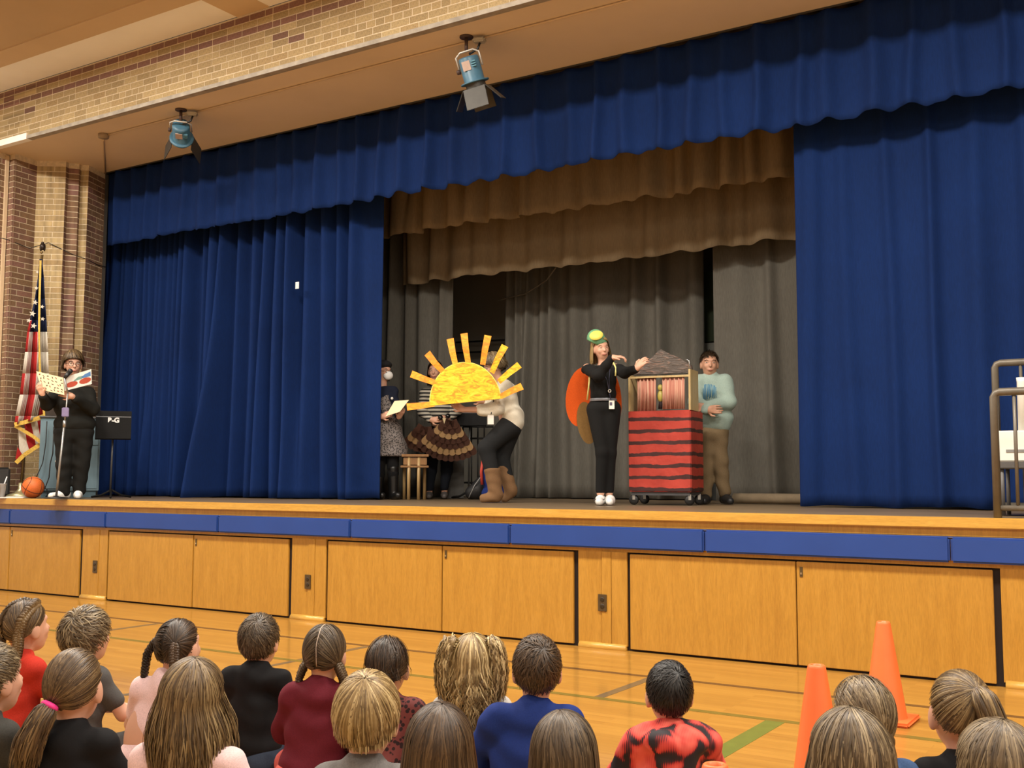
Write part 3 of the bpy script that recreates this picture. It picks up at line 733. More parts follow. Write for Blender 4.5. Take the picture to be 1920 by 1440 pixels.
    def obj(s, H, mat, parent, name='hair'):
        V = np.concatenate(s.V); Fs = np.concatenate(s.F); A = np.concatenate(s.A)
        Hm = np.array(H); V = V@Hm[:3, :3].T+Hm[:3, 3]
        me = mesh(name, V, Fs, True); at = me.attributes.new('hv', 'FLOAT', 'POINT'); at.data.foreach_set('value', A.astype(np.float32))
        return link(name, me, mat, parent)
# ---------------------------------------------------------------- children sitting on the gym floor
def fabric(name, col, **k): return cloth_mat('fabric_'+name, col, .15, (60, 60, 60), .12, .85)
FB = {n: fabric(n, c) for n, c in dict(red=(.50, .035, .02), dkgrey=(.075, .072, .068), pink=(.78, .56, .56), black=(.008, .008, .009), maroon=(.12, .012, .022), heather=(.17, .165, .16), white=(.48, .47, .44), royal=(.012, .03, .16),
      steel=(.05, .10, .22), jeans=(.035, .05, .08), coral=(.70, .14, .12), olive=(.05, .05, .045), cream=(.70, .66, .55)).items()}
def leopard():
    m, nt, p = newmat('fabric_leopard'); v = coords(nt)
    vo = nd(nt, 'ShaderNodeTexVoronoi', feature='F1', inp={'Scale': 62.0, 'Randomness': 1.0}); nt.links.new(v, vo.inputs['Vector'])
    nz = noise(nt, v, 60, 2); f = math_(nt, 'ADD', vo.outputs['Distance'], math_(nt, 'MULTIPLY', nz, .35))
    nt.links.new(ramp(nt, f, ((.58, (.020, .006, .008)), (.66, (.17, .040, .038))), 'LINEAR'), p.inputs['Base Color']); p.inputs['Roughness'].default_value = .85; return m
def hoodie():
    m, nt, p = newmat('fabric_red_camo'); v = coords(nt, (1, 1, .75))
    n1 = noise(nt, v, 15, 1, .4, .6); wv = nd(nt, 'ShaderNodeTexWave', inp={'Scale': 60.0, 'Distortion': 0.0}); wv.bands_direction = 'X'; nt.links.new(coords(nt), wv.inputs['Vector'])
    f = math_(nt, 'ADD', n1, math_(nt, 'MULTIPLY', wv.outputs['Fac'], .06))
    nt.links.new(ramp(nt, f, ((.42, (.018, .014, .018)), (.46, (.10, .010, .014)), (.50, (.62, .05, .04)), (.66, (.82, .14, .10)))), p.inputs['Base Color']); p.inputs['Roughness'].default_value = .8; return m
FB['leopard'] = leopard(); FB['camo'] = hoodie()
TARGET = Vector((-5.2, 1.5, 0))
RIM = {}
def kid(px, ytop, ht, label, hc, hairf, shirt, pants='jeans', hs=.99, turn=0.0, pitch=.12, sleeves='long', wid=1.0, lean=(0, .02), skin_=None, hood=False, fore=None, tilt=0.0, seed=1, shoulders=.105, detail=True):
    top = atZ(px, ytop, ht); rz = math.atan2(-(TARGET.x-top.x), TARGET.y-top.y)+turn
    k = ht/.66; hc_z = ht-.012-.112*hs
    head = Vector((lean[0], .02+lean[1], hc_z))
    R2 = Matrix.Rotation(rz, 3, 'Z'); off = R2 @ Vector((head.x, head.y-.01, 0))
    e = empty('person', (top.x-off.x, top.y-off.y, 0), rz, label=label, cat='person', group='children seated on the gym floor')
    H = hmat(head, 0, pitch, tilt); sk = skin_ or S_FAIR
    nb = Vector((lean[0]*.7, .005+lean[1]*.7, hc_z-.116*hs)); sw = shoulders
    sh = {s: Vector((s*sw+lean[0]*.7, .0+lean[1]*.6, hc_z-.158*hs)) for s in (-1, 1)}
    el = {s: Vector((s*(sw+.05), .085+lean[1]*.5, .235*k)) for s in (-1, 1)}
    wr = {s: Vector((s*.055, .20, .135*k)) for s in (-1, 1)}
    if fore: el.update({q: Vector(v[0]) for q, v in fore.items()}); wr.update({q: Vector(v[1]) for q, v in fore.items()})
    hp = {s: Vector((s*.07, .01, .085)) for s in (-1, 1)}; kn = {s: Vector((s*.145, .165, .095)) for s in (-1, 1)}; an = {s: Vector((-s*.04, .22, .05)) for s in (-1, 1)}
    body = face_prims(H, hs)
    body += [('c', nb+Vector((0, -.005, -.05)), head+Vector((0, -.01, -.05)), .044*k, .043*k), ('e', (0, .0, .2*k), (.10, .07, .15))]
    for s in (-1, 1):
        body += [('c', sh[s], el[s], .036, .030), ('c', el[s], wr[s], .029, .021), ('c', hp[s], kn[s], .06, .048), ('c', kn[s], an[s], .045, .032)]
        d = (wr[s]-el[s]).normalized(); body += hand(wr[s], d, Vector((s*.3, .2, 1)), .80, .5, -s)
    link('body', sdf_mesh('body', body, .0075, .018), sk, e)
    W = wid; cl = [('e', (0, -.005, .12*k), (.125*W, .098*W, .115)), ('e', (lean[0]*.4, .004+lean[1]*.4, .245*k), (.120*W, .086*W, .15*k)), ('c', sh[-1], sh[1], .040*W, .040*W), ('c', nb+Vector((0, -.012, -.03)), sh[-1], .058, .036), ('c', nb+Vector((0, -.012, -.03)), sh[1], .058, .036), ('c', nb+Vector((0, -.008, -.045)), nb+Vector((0, 0, .004)), .07, .052)]
    for s in (-1, 1):
        cl.append(('c', sh[s], el[s] if sleeves == 'long' else vlerp(sh[s], el[s], .65), .047*W, .041*W))
        if sleeves == 'long': cl.append(('c', el[s], vlerp(el[s], wr[s], .93), .040*W, .031))
    if hood:
        cl += [('e', tuple(nb+Vector((0, -.085, -.02))), (.110, .065, .055)), ('c', nb+Vector((-.075, -.01, .0)), nb+Vector((-.04, -.075, -.07)), .032, .03), ('c', nb+Vector((.075, -.01, .0)), nb+Vector((.04, -.075, -.07)), .032, .03), ('e', tuple(nb+Vector((0, -.105, -.085))), (.062, .04, .055))]
    zb = .055 if sleeves != 'x' else .05
    link('shirt', sdf_mesh('shirt', cl, .0075, .03, [((0, 0, -1), -zb), (tuple(Vector((0, .35, 1))), (nb.z+.042+.35*nb.y)/math.hypot(1, .35))] if not hood else [((0, 0, -1), -zb)], .0022, 42, seed), FB[shirt], e)
    pp = []
    for s in (-1, 1):
        pp += [('e', (s*.055, -.015, .085), (.088, .095, .085)), ('c', hp[s], kn[s], .075, .060), ('c', kn[s], vlerp(kn[s], an[s], .9), .057, .042)]
    link('trousers', sdf_mesh('trousers', pp, .0085, .03, [((0, 0, -1), -.004)], .003, 36, seed+3), FB[pants], e)
    for s in (-1, 1):
        b = sdf_mesh('shoe', [('c', an[s]+Vector((0, 0, -.01)), an[s]+Vector((-s*.09, .05, -.015)), .037, .032)], .009, .01)
        link('shoe', b, M('kid_shoe', (.25, .25, .27), .6), e)
    hr = Hair((.0745*hs, .0925*hs, .0925*hs), np.random.default_rng(seed*13+5)); hr.e = e; hr.extra = []
    HH = H @ tr(0, -.008*hs, .022*hs)
    hairf(hr, hs)
    ho = hr.obj(HH, HM[hc], e)
    for nm, bb, mt in hr.extra:
        o = bb.obj(nm, mt, ho); o.matrix_local = HH
    return e
def tie(h, c, r, ax, col, name='hair_tie', tube=.006):
    c = Vector(c); ax = Vector(ax).normalized(); e1 = ax.cross(Vector((.3, .2, 1))).normalized(); e2 = ax.cross(e1)
    h.extra.append((name, B().tube([c+(e1*math.cos(a)+e2*math.sin(a))*r for a in np.linspace(0, 6.283, 13)[:-1]], tube, 7, closed=True), M('tie_%d_%d_%d' % tuple(int(q*99) for q in col), col, .6)))
def sph(h, d, s=1.06): d = np.array(d, float); d /= np.linalg.norm(d); return d*h.R*s
def h_short(pole=(.1, -.55, .8), **k):
    def f(h, s): h.shell(1.045); h.short(pole, **k)
    return f
def h_long(hang=.2, pole=(.05, -.1, 1), vol=(.086, .062), **k):
    def f(h, s):
        h.shell(1.05, .05)
        me = sdf_mesh('v', [('e', (0, -.030, -hang*.42), (vol[0]*s, vol[1]*s, hang*.55)), ('e', (0, -.02, -.03), (.066*s, .06*s, .06))], .009, .03, [((0, 1, 0), .02)])
        h.solid(me, .30); h.fall(pole, 2300, hang, **k)
    return f
def halves(h, tl, tr_, n=2400, **k):
    """hair parted in the middle, each half drawn to its own tie"""
    full = h.sphere_pts
    for td, sg in ((tl, -1), (tr_, 1)):
        h.sphere_pts = lambda m_, drop=0.0, sg=sg: (lambda q: q[q[:, 0]*sg > .015])(full(m_*2, drop))[:m_]
        h.pulled(td, n//2, **k)
    h.sphere_pts = full
def h_braids(tl, tr_, pl, pr, r=.017, turns=6, col=None):
    def f(h, s):
        h.shell(1.04); halves(h, tl, tr_)
        if col and col[2] > .43: h.extra.append(('parting', B().tube([tuple(sph(h, (.012*math.sin(a*7), math.sin(a), math.cos(a)), 1.048)) for a in np.linspace(.5, -2.0, 22)], .0017, 5), M('pale_scalp', (.62, .47, .36), .6)))
        for p, t in ((pl, tl), (pr, tr_)):
            if p is None: continue
            q = [tuple(sph(h, t, 1.05))]+p; h.braid(q, r, turns)
            if col: tie(h, p[-1], r*.8, (0, 0, 1), col)
            h.tail([p[-1], (p[-1][0], p[-1][1], p[-1][2]-.05)], r*.8, 60, .004, .002)
    return f
def h_k1(h, s):
    h.shell(1.04); halves(h, (-.75, -.45, -.45), (.72, -.45, -.50))
    for sg in (1, -1):
        pts = [tuple(sph(h, d, 1.06)) for d in ((sg*.25, .66, .70), (sg*.50, .35, .78), (sg*.70, -.05, .62), (sg*.72, -.42, .25), (sg*.66, -.62, -.35))]
        pts += [(sg*.062, -.075, -.10), (sg*.06, -.078, -.15)]
        h.braid(pts, .0185, 10); h.tail([pts[-1], (sg*.06, -.085, -.19)], .011, 70, .004, .002)
def h_pony(tied, path, r=.032, n=420, tcol=(.6, .05, .25), flare=1.2, trad=.017, wave=.004, tt=.006, mess=0):
    def f(h, s):
        h.shell(1.045); h.pulled(tied, 2600, .0036)
        t0 = tuple(sph(h, tied, 1.12)); h.tail([t0]+path, r, n, .0048, wave, 2, flare)
        d = Vector(path[0])-Vector(t0); tie(h, Vector(t0)+d*.12, trad, d, tcol, 'hair_tie', tt)
        if mess: h.fall((0, .2, 1), mess, .06, .003, .014, .01, 40, drop=.05)
    return f
def h_bowl(h, s):
    h.shell(1.08, .03); h.fall((.1, -.42, .9), 2300, 0, .0052, .012, th_max=2.3, drop=.03, base=1.085)
    h.fall((.1, -.42, .9), 700, .022, .005, .010, th_turn=1.75, drop=.05, base=1.08)
def h_curly(h, s):
    h.shell(1.05, .05)
    h.solid(sdf_mesh('v', [('e', (0, -.03, -.10), (.095, .06, .13))], .009, .03, [((0, 1, 0), .02)]), .3)
    h.fall((0, .05, 1), 1100, .22, .006, .014, .009, 90, spread=.03, rag=.4)
    for sg, tc in ((-1, (.5, .05, .05)), (1, (.15, .35, .55))):
        t0 = tuple(sph(h, (sg*.72, -.1, .70), 1.08)); tie(h, t0, .012, (sg*.7, 0, .7), tc, 'hair_tie', .008)
        h.tail([t0, (sg*.085, -.02, .085), (sg*.105, -.035, .02), (sg*.105, -.05, -.07), (sg*.09, -.06, -.14)], .030, 300, .006, .009, 5, 1.1)
def h_back(h, s):
    h.shell(1.045); h.pulled((.15, -.9, -.5), 1900, .005, lift=.010)
    h.solid(sdf_mesh('v', [('e', (.01, -.085, -.055), (.045, .03, .04))], .008, .02), .3)
    h.fall((.0, .3, 1), 220, .03, .004, .012, .006, 40, drop=.03)
KIDS = [
 dict(px=46, ytop=1123, ht=.69, label='child in red shirt with brown french braids, facing the stage', hc='ltbrown', hairf=h_k1, shirt='red', pants='olive', hs=1.04, turn=-.12, sleeves='short', seed=1),
 dict(px=160, ytop=1139, ht=.68, label='child with tousled blond short hair and dark grey shirt, hands clasped', hc='ash', hairf=h_short((.15, -.6, .75), L=.065, lift=.015, n=2800, w=.005), shirt='dkgrey', pants='dkgrey', hs=1.02, turn=-.12, sleeves='short', seed=2, fore={1: ((.17, .10, .24), (.10, .24, .23)), -1: ((-.16, .10, .24), (-.0, .25, .22))}),
 dict(px=334, ytop=1158, ht=.68, label='child in pale pink shirt with two dark brown braids', hc='dkbrown', hairf=h_braids((-.85, -.25, .25), (.55, -.8, .25), [(-.11, -.04, -.03), (-.12, -.05, -.10), (-.125, -.055, -.15)], [(.055, -.10, -.04), (.06, -.105, -.10), (.06, -.10, -.14)], .0155, 6, (.6, .3, .4)), shirt='pink', pants='coral', hs=0.99, turn=-.05, lean=(.08, .05), sleeves='short', seed=3),
 dict(px=486, ytop=1150, ht=.67, label='child with short brown hair in black long-sleeved shirt and jeans', hc='taupe', hairf=h_short((.25, -.5, .82), L=.042, lift=.007), shirt='black', pants='jeans', hs=0.95, seed=4, pitch=.1),
 dict(px=140, ytop=1215, ht=.68, label='child with brown ponytail held by pink tie, black shirt', hc='ltbrown', hairf=h_pony((-.30, -.9, -.32), [(-.05, -.135, -.085), (-.08, -.15, -.15), (-.10, -.14, -.23)], .036, 520, (.85, .04, .30), 1.35, .020, .003, .010), shirt='black', pants='black', hs=1.08, turn=.22, seed=5),
 dict(px=-18, ytop=1205, ht=.68, label='child with cropped blond hair beside the ponytailed child, dark shirt', hc='ash', hairf=h_short((.1, -.6, .75), L=.04, lift=.007), shirt='olive', pants='dkgrey', hs=1.04, turn=-.18, seed=6),
 dict(px=362, ytop=1235, ht=.70, label='child with long wavy dark blond hair over pink shirt', hc='dkblond', hairf=h_long(.21, (.15, .0, 1), (.070, .052), wave=.007, wf=22, spread=.035, lift=.012, w=.0042), shirt='pink', pants='pink', hs=1.07, sleeves='short', seed=7, wid=1.12, shoulders=.125),
 dict(px=609, ytop=1168, ht=.67, label='child in maroon sweater with two braids and straight parting', hc='taupe', hairf=h_braids((-.85, -.35, -.45), (.85, -.35, -.45), [(-.092, -.03, -.10), (-.10, -.045, -.17), (-.105, -.06, -.24)], [(.085, -.03, -.10), (.095, -.03, -.17), (.09, -.01, -.22)], .0145, 7, (.30, .22, .45)), shirt='maroon', pants='coral', hs=0.99, wid=1.04, seed=8, lean=(.03, .03)),
 dict(px=727, ytop=1194, ht=.63, label='child in leopard-print top with messy dark ponytail', hc='dkbrown', hairf=h_pony((-.15, -.95, -.25), [(-.015, -.13, -.09), (-.01, -.13, -.15), (0, -.12, -.20)], .028, 300, (.8, .8, .8), 1.1, .012, .004, .005, 260), shirt='leopard', pants='black', hs=0.97, seed=9),
 dict(px=688, ytop=1262, ht=.68, label='child with blond bowl-cut hair in heather grey shirt', hc='blond', hairf=h_bowl, shirt='heather', pants='jeans', hs=1.07, seed=10, pitch=.05, turn=-.05),
 dict(px=886, ytop=1190, ht=.645, label='child with long curly blond hair in two pigtails', hc='blond', hairf=h_curly, shirt='white', pants='olive', hs=0.97, seed=11),
 dict(px=1007, ytop=1190, ht=.685, label='child with dark brown short hair in royal blue shirt', hc='brown', hairf=h_short((.3, -.6, .72), L=.04, lift=.006), shirt='royal', pants='olive', hs=1.03, wid=1.12, seed=12, lean=(.05, .04), shoulders=.125),
 dict(px=824, ytop=1318, ht=.67, label='child with long straight brown hair beside the blond bowl cut', hc='brown', hairf=h_long(.17, (.1, .0, 1), (.070, .052), lift=.008, spread=.012, w=.0042, rag=.1), shirt='dkgrey', pants='dkgrey', hs=1.04, seed=13),
 dict(px=1057, ytop=1332, ht=.66, label='child with straight parted taupe hair in black shirt, ear showing', hc='taupe', hairf=h_long(.15, (-.12, .15, 1), (.070, .052), lift=.007, spread=.008, w=.0042, rag=.1), shirt='black', pants='dkgrey', hs=1.01, seed=14),
 dict(px=1255, ytop=1237, ht=.62, label='child with cropped black hair in red and black patterned hoodie', hc='black', hairf=h_short((.2, -.6, .72), L=.032, lift=.003), shirt='camo', pants='black', hs=0.96, wid=1.06, hood=True, seed=15, shoulders=.115),
 dict(px=1618, ytop=1268, ht=.66, label='child with streaky blond hair gathered low, blue shirt, beside orange cones', hc='ash', hairf=h_back, shirt='steel', pants='jeans', hs=1.02, seed=16),
 dict(px=1594, ytop=1328, ht=.71, label='child with long straight ash blond hair in front of the cones', hc='ash', hairf=h_long(.18, (.0, .1, 1), (.070, .052), lift=.010, spread=.018, w=.0042, rag=.1), shirt='dkgrey', pants='jeans', hs=1.10, seed=17),
 dict(px=1800, ytop=1255, ht=.68, label='child with high blond ponytail and black shirt', hc='dkblond', hairf=h_pony((.20, -.62, .62), [(.035, -.115, .05), (.055, -.135, -.02), (.06, -.135, -.10), (.055, -.12, -.16)], .034, 480, (.45, .3, .5), 1.2, .015, .003, .005), shirt='black', pants='black', hs=1.07, seed=18, turn=-.25),
 dict(px=1872, ytop=1350, ht=.70, label='child with long loose ash brown hair behind the high ponytail', hc='ash', hairf=h_long(.16, (.02, .0, 1), (.070, .052), lift=.010, spread=.014, w=.0042, rag=.1), shirt='dkgrey', pants='jeans', hs=1.08, seed=19),
]
for q in KIDS: kid(**q)
# ---------------------------------------------------------------- performers on the stage
class Place:
    """a spot on the stage: local frame with x to the viewer's right, y away from the hall, z up; L() turns picture measures into metres there"""
    def __init__(s, px, y, z=1.0):
        lo, hi = 900.0, 990.0
        for _ in range(40):
            mid = (lo+hi)/2
            if atZ(px, mid, z).y > y: lo = mid
            else: hi = mid
        s.px, s.py = px, (lo+hi)/2; s.O = atZ(px, s.py, z); s.s = F/proj(s.O)[2]
        v = np.array(s.O)-CAM; s.rz = math.atan2(-v[0], v[1])
        s.dv = np.array([-math.sin(s.rz), math.cos(s.rz), 0]); s.rv = np.array([math.cos(s.rz), math.sin(s.rz), 0])
    def L(s, px, py, d=0.0):
        px = px or s.px; py = py or s.py
        q = ray(px, py); o = np.array(s.O)-CAM; t = (o@s.dv+d)/(q@s.dv); w_ = q*t-o
        return Vector((float(w_@s.rv), d, float(w_[2])))
    def empty(s, name, **k): return empty(name, s.O, s.rz, **k)
def limb(pts, rs): return [('c', pts[i], pts[i+1], rs[i], rs[i+1]) for i in range(len(pts)-1)]
def part(name, prims, mat, parent, res=.008, k=.025, cuts=(), wr=0, wf=38, seed=0): return link(name, sdf_mesh(name, prims, res, k, cuts, wr, wf, seed), mat, parent)
BLACK = FB['black']
def shoe(parent, heel, toe, mat, r=.042, name='shoe', sole=None):
    heel, toe = Vector(heel), Vector(toe); d = toe-heel
    o = part(name, [('c', heel+Vector((0, 0, .045)), heel+d*.45+Vector((0, 0, .045)), r, r*.95), ('c', heel+d*.45+Vector((0, 0, .035)), toe+Vector((0, 0, .030)), r*.9, r*.72)], mat, parent, .006, .02, [((0, 0, -1), -.004)])
    return o
# ---- the reader with book, microphone
P = Place(132, .25); L = P.L
e = P.empty('person', label='person in black jacket and trousers reading from an open picture book', cat='person', group='performers on the stage')
H = hmat(L(137, 684), math.pi+.15, -.05, 0)
shl, shr, nb = L(110, 737, .02), L(165, 738, .02), L(138, 722, .01)
ell, elr = L(88, 758, -.10), L(175, 768, -.08); wl, wrr = L(80, 740, -.27), L(135, 743, -.30)
hl, hr_ = L(122, 812), L(155, 812); kl, kr = L(121, 868, -.02), L(153, 868, -.02); al, ar = L(119, 922), L(148, 922)
body = face_prims(H, 1.12)+[('c', nb, L(138, 700, .005), .055, .052), ('e', L(139, 770), (.17, .11, .24))]+limb([shl, ell, wl], [.045, .04, .028])+limb([shr, elr, wrr], [.045, .04, .028])
body += limb([hl, kl, al], [.09, .06, .04])+limb([hr_, kr, ar], [.09, .06, .04])+hand(wl, (-.25, -.1, .5), (-.5, -.6, -.2), .95, .55, 1)+hand(wrr, (-.8, -.05, .25), (.1, -1, .1), .95, .5, -1)
part('body', body, S_FAIR, e, .0065, .018); face_details(e, H, 1.12, (.06, .035, .02), (.02, .015, .01), .008)
part('jacket', [('e', L(139, 762), (.205, .135, .20)), ('e', L(140, 795), (.215, .145, .13)), ('c', shl, shr, .075, .075), ('c', nb+Vector((0, .01, -.05)), nb+Vector((0, .01, 0)), .085, .06)]+limb([shl, ell, vlerp(ell, wl, .88)], [.075, .066, .047])+limb([shr, elr, vlerp(elr, wrr, .85)], [.072, .062, .048]), cloth_mat('black_jacket', (.014, .014, .012), .15, (50, 50, 50)), e, .008, .03, [((0, 0, -1), -L(0, 806).z)], .003, 30, 2)
part('trousers', [('e', L(139, 812), (.19, .13, .12))]+limb([hl, kl, al+Vector((0, 0, .01))], [.115, .085, .068])+limb([hr_, kr, ar+Vector((0, 0, .01))], [.115, .085, .068]), cloth_mat('black_trousers', (.011, .011, .010), .1, (50, 50, 50)), e, .008, .03, [((0, 0, 1), L(0, 800).z)], .003, 30, 3)
WS = M('white_sneaker', (.75, .75, .72), .5)
shoe(e, L(124, 935, .03)+Vector((0, 0, 0)), L(96, 935, -.10), WS, .046); shoe(e, L(146, 935, .04), L(146, 935, -.17), WS, .046)
def mini_hair(parent, H, s, col, kind, seed=3, **k):
    h = Hair((.0745*s, .0925*s, .0925*s), np.random.default_rng(seed)); h.extra = []
    h.shell(1.07); 
    if kind == 'short': h.short(k.pop('pole', (0, -.3, 1)), 900, k.pop('L', .06), .012, .006, **k)
    elif kind == 'bob':
        h.shell(1.09, .22); h.fall((.2, -.1, 1), 1300, 0, .0055, .022, drop=.24, base=1.10, th_max=2.2); h.fall((.2, -.1, 1), 900, k.get('hang', .05), .0055, .022, .006, 30, drop=.05, base=1.12, th_turn=1.5, rag=.6, spread=.01)
    elif kind == 'long':
        h.fall((0, -.05, 1), 900, k.get('hang', .16), .007, .010, spread=.01, rag=.1)
    return h.obj(H @ tr(0, -.008*s, .022*s), HM[col], parent)
mini_hair(e, H, 1.20, 'ltbrown', 'bob', hang=.07)
HM['hat'] = HM['black']
# book held open
bk = P.empty('book', label='open picture book with speckled cream endpaper held by the reader', cat='book')
def quad(name, pts, mat, parent, th=.004, y=None):
    v = [Vector(p) for p in pts]; n = (v[1]-v[0]).cross(v[3]-v[0]).normalized()*th; N_ = 8
    g = [v[0]*(1-a)*(1-b)+v[1]*a*(1-b)+v[2]*a*b+v[3]*(1-a)*b for b in np.linspace(0, 1, N_+1) for a in np.linspace(0, 1, N_+1)]
    f = [(j*(N_+1)+i, j*(N_+1)+i+1, (j+1)*(N_+1)+i+1, (j+1)*(N_+1)+i) for j in range(N_) for i in range(N_)]; m0 = len(g)
    rim = [i for i in range(N_+1)]+[j*(N_+1)+N_ for j in range(1, N_+1)]+[N_*(N_+1)+i for i in range(N_-1, -1, -1)]+[j*(N_+1) for j in range(N_-1, 0, -1)]
    f += [tuple(q+m0 for q in w_[::-1]) for w_ in f]+[(rim[k], rim[(k+1) % len(rim)], rim[(k+1) % len(rim)]+m0, rim[k]+m0) for k in range(len(rim))]
    return B().add(g+[q+n for q in g], f).obj(name, mat, parent)
CREAM = M('cream_paper', (.80, .66, .42), .7, var=.04); WPAP = M('white_paper', (.78, .75, .68), .7, var=.03)
tl, ts, bs, bl_ = L(68, 696, -.27), L(118.5, 708, -.36), L(121, 741, -.3645), L(79, 731, -.2898)
tR, bR = L(171, 692, -.30), L(172, 720, -.30)
lp = quad('left_cover', [bl_, bs, ts, tl], CREAM, bk)
rp = quad('right_cover', [L(121, 733, -.36), bR, tR, ts], WPAP, bk)
def on(a, b_, c, d_, u, v): return Vector(a)*(1-u)*(1-v)+Vector(b_)*u*(1-v)+Vector(c)*u*v+Vector(d_)*(1-u)*v
LEAF = M('leaf_print', (.06, .03, .02), .7); LEAFR = M('leaf_print_red', (.25, .04, .02), .7)
rg = np.random.default_rng(4)
for i in range(30):
    u, v = .08+.165*(i % 6)+rg.uniform(-.045, .045), .12+.185*(i//6)+rg.uniform(-.04, .04); c = on(bl_, bs, ts, tl, u, v); a = rg.uniform(0, 3.14)
    ex = (bs-bl_).normalized(); ez = (tl-bl_).normalized(); nn = ex.cross(ez).normalized(); dx_ = ex*math.cos(a)+ez*math.sin(a); dz_ = -ex*math.sin(a)+ez*math.cos(a)
    c = c+nn*.0062
    B().add([c+dx_*(.013*math.cos(t))+dz_*(.0055*math.sin(t))-nn*.0012 for t in np.linspace(0, 6.283, 9)[:-1]], [tuple(range(8))]).obj('leaf_print', LEAF if i % 4 else LEAFR, lp)
Q = lambda u, v: on(L(121, 733, -.36), bR, tR, ts, u, v)
nR = (bR-L(121, 733, -.36)).cross(ts-L(121, 733, -.36)).normalized()
def blot(poly, mat, name): B().add([Q(u, v)+nR*.0052 for u, v in poly], [tuple(range(len(poly)))]).obj(name, mat, rp)
blot([(.55, .55), (.97, .55), (.97, .86), (.75, .78)], M('print_blue', (.07, .19, .42), .7), 'picture_print'); blot([(.30, .50), (.62, .52), (.80, .70), (.52, .74)], M('print_teal', (.16, .30, .26), .7), 'picture_print')
for cx in (.27, .76): blot([(cx+.22*math.cos(t), .34+.20*math.sin(t)) for t in np.linspace(0, 6.283, 15)[:-1]], M('print_red', (.42, .06, .025), .7), 'picture_print')
# microphone stand
ms = P.empty('microphone_stand', label='silver microphone stand with black microphone before the reader', cat='microphone')
ST_ = M('chrome_steel', (.35, .34, .32), .35, metal=.7); BKM = M('black_plastic', (.012, .012, .012), .45)
b0, jt, tp = L(105, 935, -.42), L(121, 794, -.40), L(127, 738, -.40)
B().lathe([(.12, 0), (.12, .012), (.03, .022), (.02, .03)], 20, mtx=tr(b0)).obj('base', BKM, ms)
B().tube([b0, jt], .012, 10).obj('lower_tube', ST_, ms); B().tube([jt, tp], .008, 10).obj('upper_tube', ST_, ms)
B().tube([jt-Vector((0, 0, .04)), jt+Vector((0, 0, .03))], .017, 10).obj('clutch', ST_, ms)
B().box((-.035, -.02, -.05), (.035, .02, .05), .008, mtx=tr(L(122.5, 773, -.40))).obj('clip', M('lavender_clip', (.22, .18, .33), .4), ms)
mc = B().tube([L(121, 709, -.40), L(130, 698, -.38)], [.018, .026], 12).obj('microphone', BKM, ms); B().ball(L(131.5, 696, -.375), .028).obj('grille', M('dark_grille', (.03, .03, .03), .5, metal=.5), mc)
B().tube([L(127, 738, -.40), L(121, 709, -.40)], .009, 8).obj('holder', ST_, ms)
# ---- masked woman at the curtain edge
P = Place(728, 2.08); L = P.L
e = P.empty('person', label='person in white face mask, navy jacket and patterned dress holding a paper', cat='person', group='performers on the stage')
H = hmat(L(719, 697, 0), math.pi+.75, -.05, 0)
shl, shr = L(703, 733, .03), L(736, 733, -.02); nb = L(717, 724)
ell, elr = L(702, 762, .02), L(742, 763, -.05); wl, wrr = L(715, 782, -.14), L(748, 782, -.18)
kl, kr = L(711, 888), L(737, 888, -.03); al, ar = L(708, 930), L(738, 930, -.03)
body = face_prims(H, .92)+[('c', nb+Vector((0, 0, -.04)), L(718, 708), .048, .046), ('e', L(720, 770), (.10, .08, .25))]+limb([shl, ell, wl], [.04, .034, .025])+limb([shr, elr, wrr], [.04, .034, .025])+limb([L(712, 830), kl, al], [.075, .05, .038])+limb([L(735, 830), kr, ar], [.075, .05, .038])
body += hand(wl, (.6, -.4, .25), (0, -1, .2), .9, .5, 1)+hand(wrr, (.3, -.5, .5), (.4, -.7, -.3), .9, .6, -1)
part('body', body, S_FAIR, e, .0065, .018); face_details(e, H, .92, (.03, .02, .015), (.02, .015, .01), 0, mouth=False)
part('face_mask', [('e', H @ Vector((0, .075, -.042)), (.055, .040, .050))], M('white_mask', (.72, .72, .70), .8), e, .006, .01)
part('jacket', [('e', L(719, 755), (.125, .10, .20)), ('c', shl, shr, .055, .055)]+limb([shl, ell, vlerp(ell, wl, .75)], [.056, .052, .042])+limb([shr, elr, vlerp(elr, wrr, .75)], [.056, .052, .042]), cloth_mat('navy_denim', (.012, .016, .032), .1, (60, 60, 60)), e, .008, .025, [((0, 0, -1), -L(0, 788).z), ((0, 0, 1), nb.z-.0)], .003, 34, 5)
def dots(name, c1, c2, sc):
    m, nt, p = newmat(name); vo = nd(nt, 'ShaderNodeTexVoronoi', inp={'Scale': sc}); nt.links.new(coords(nt), vo.inputs['Vector'])
    nt.links.new(ramp(nt, vo.outputs['Distance'], ((.38, c1), (.48, c2))), p.inputs['Base Color']); p.inputs['Roughness'].default_value = .85; return m
part('tights', limb([L(712, 830), kl, al], [.085, .058, .045])+limb([L(735, 830), kr, ar], [.085, .058, .045]), cloth_mat('black_tights', (.009, .009, .010), .1, (50, 50, 50)), e, .008, .02)
part('dress', [('e', L(722, 765, -.012), (.10, .105, .2))]+[('c', L(720, 790), L(717, 850), .115, .15), ('c', L(728, 790), L(742, 850), .11, .14)], dots('grey_pattern', (.035, .03, .03), (.19, .165, .155), 60), e, .009, .03, [((0, 0, -1), -L(0, 856).z)], .006, 24, 6)
for a, k_ in ((al, kl), (ar, kr)):
    f_ = Vector((a.x, a.y, .02)); part('boot', limb([k_+Vector((0, 0, .05)), a], [.062, .052])+[('c', a+Vector((0, 0, -.02)), f_+Vector((.05, -.13, .025)), .045, .035)], M('black_leather', (.008, .008, .008), .35), e, .008, .02, [((0, 0, -1), -.003)])
mini_hair(e, H, 1.0, 'black', 'long', hang=.12)
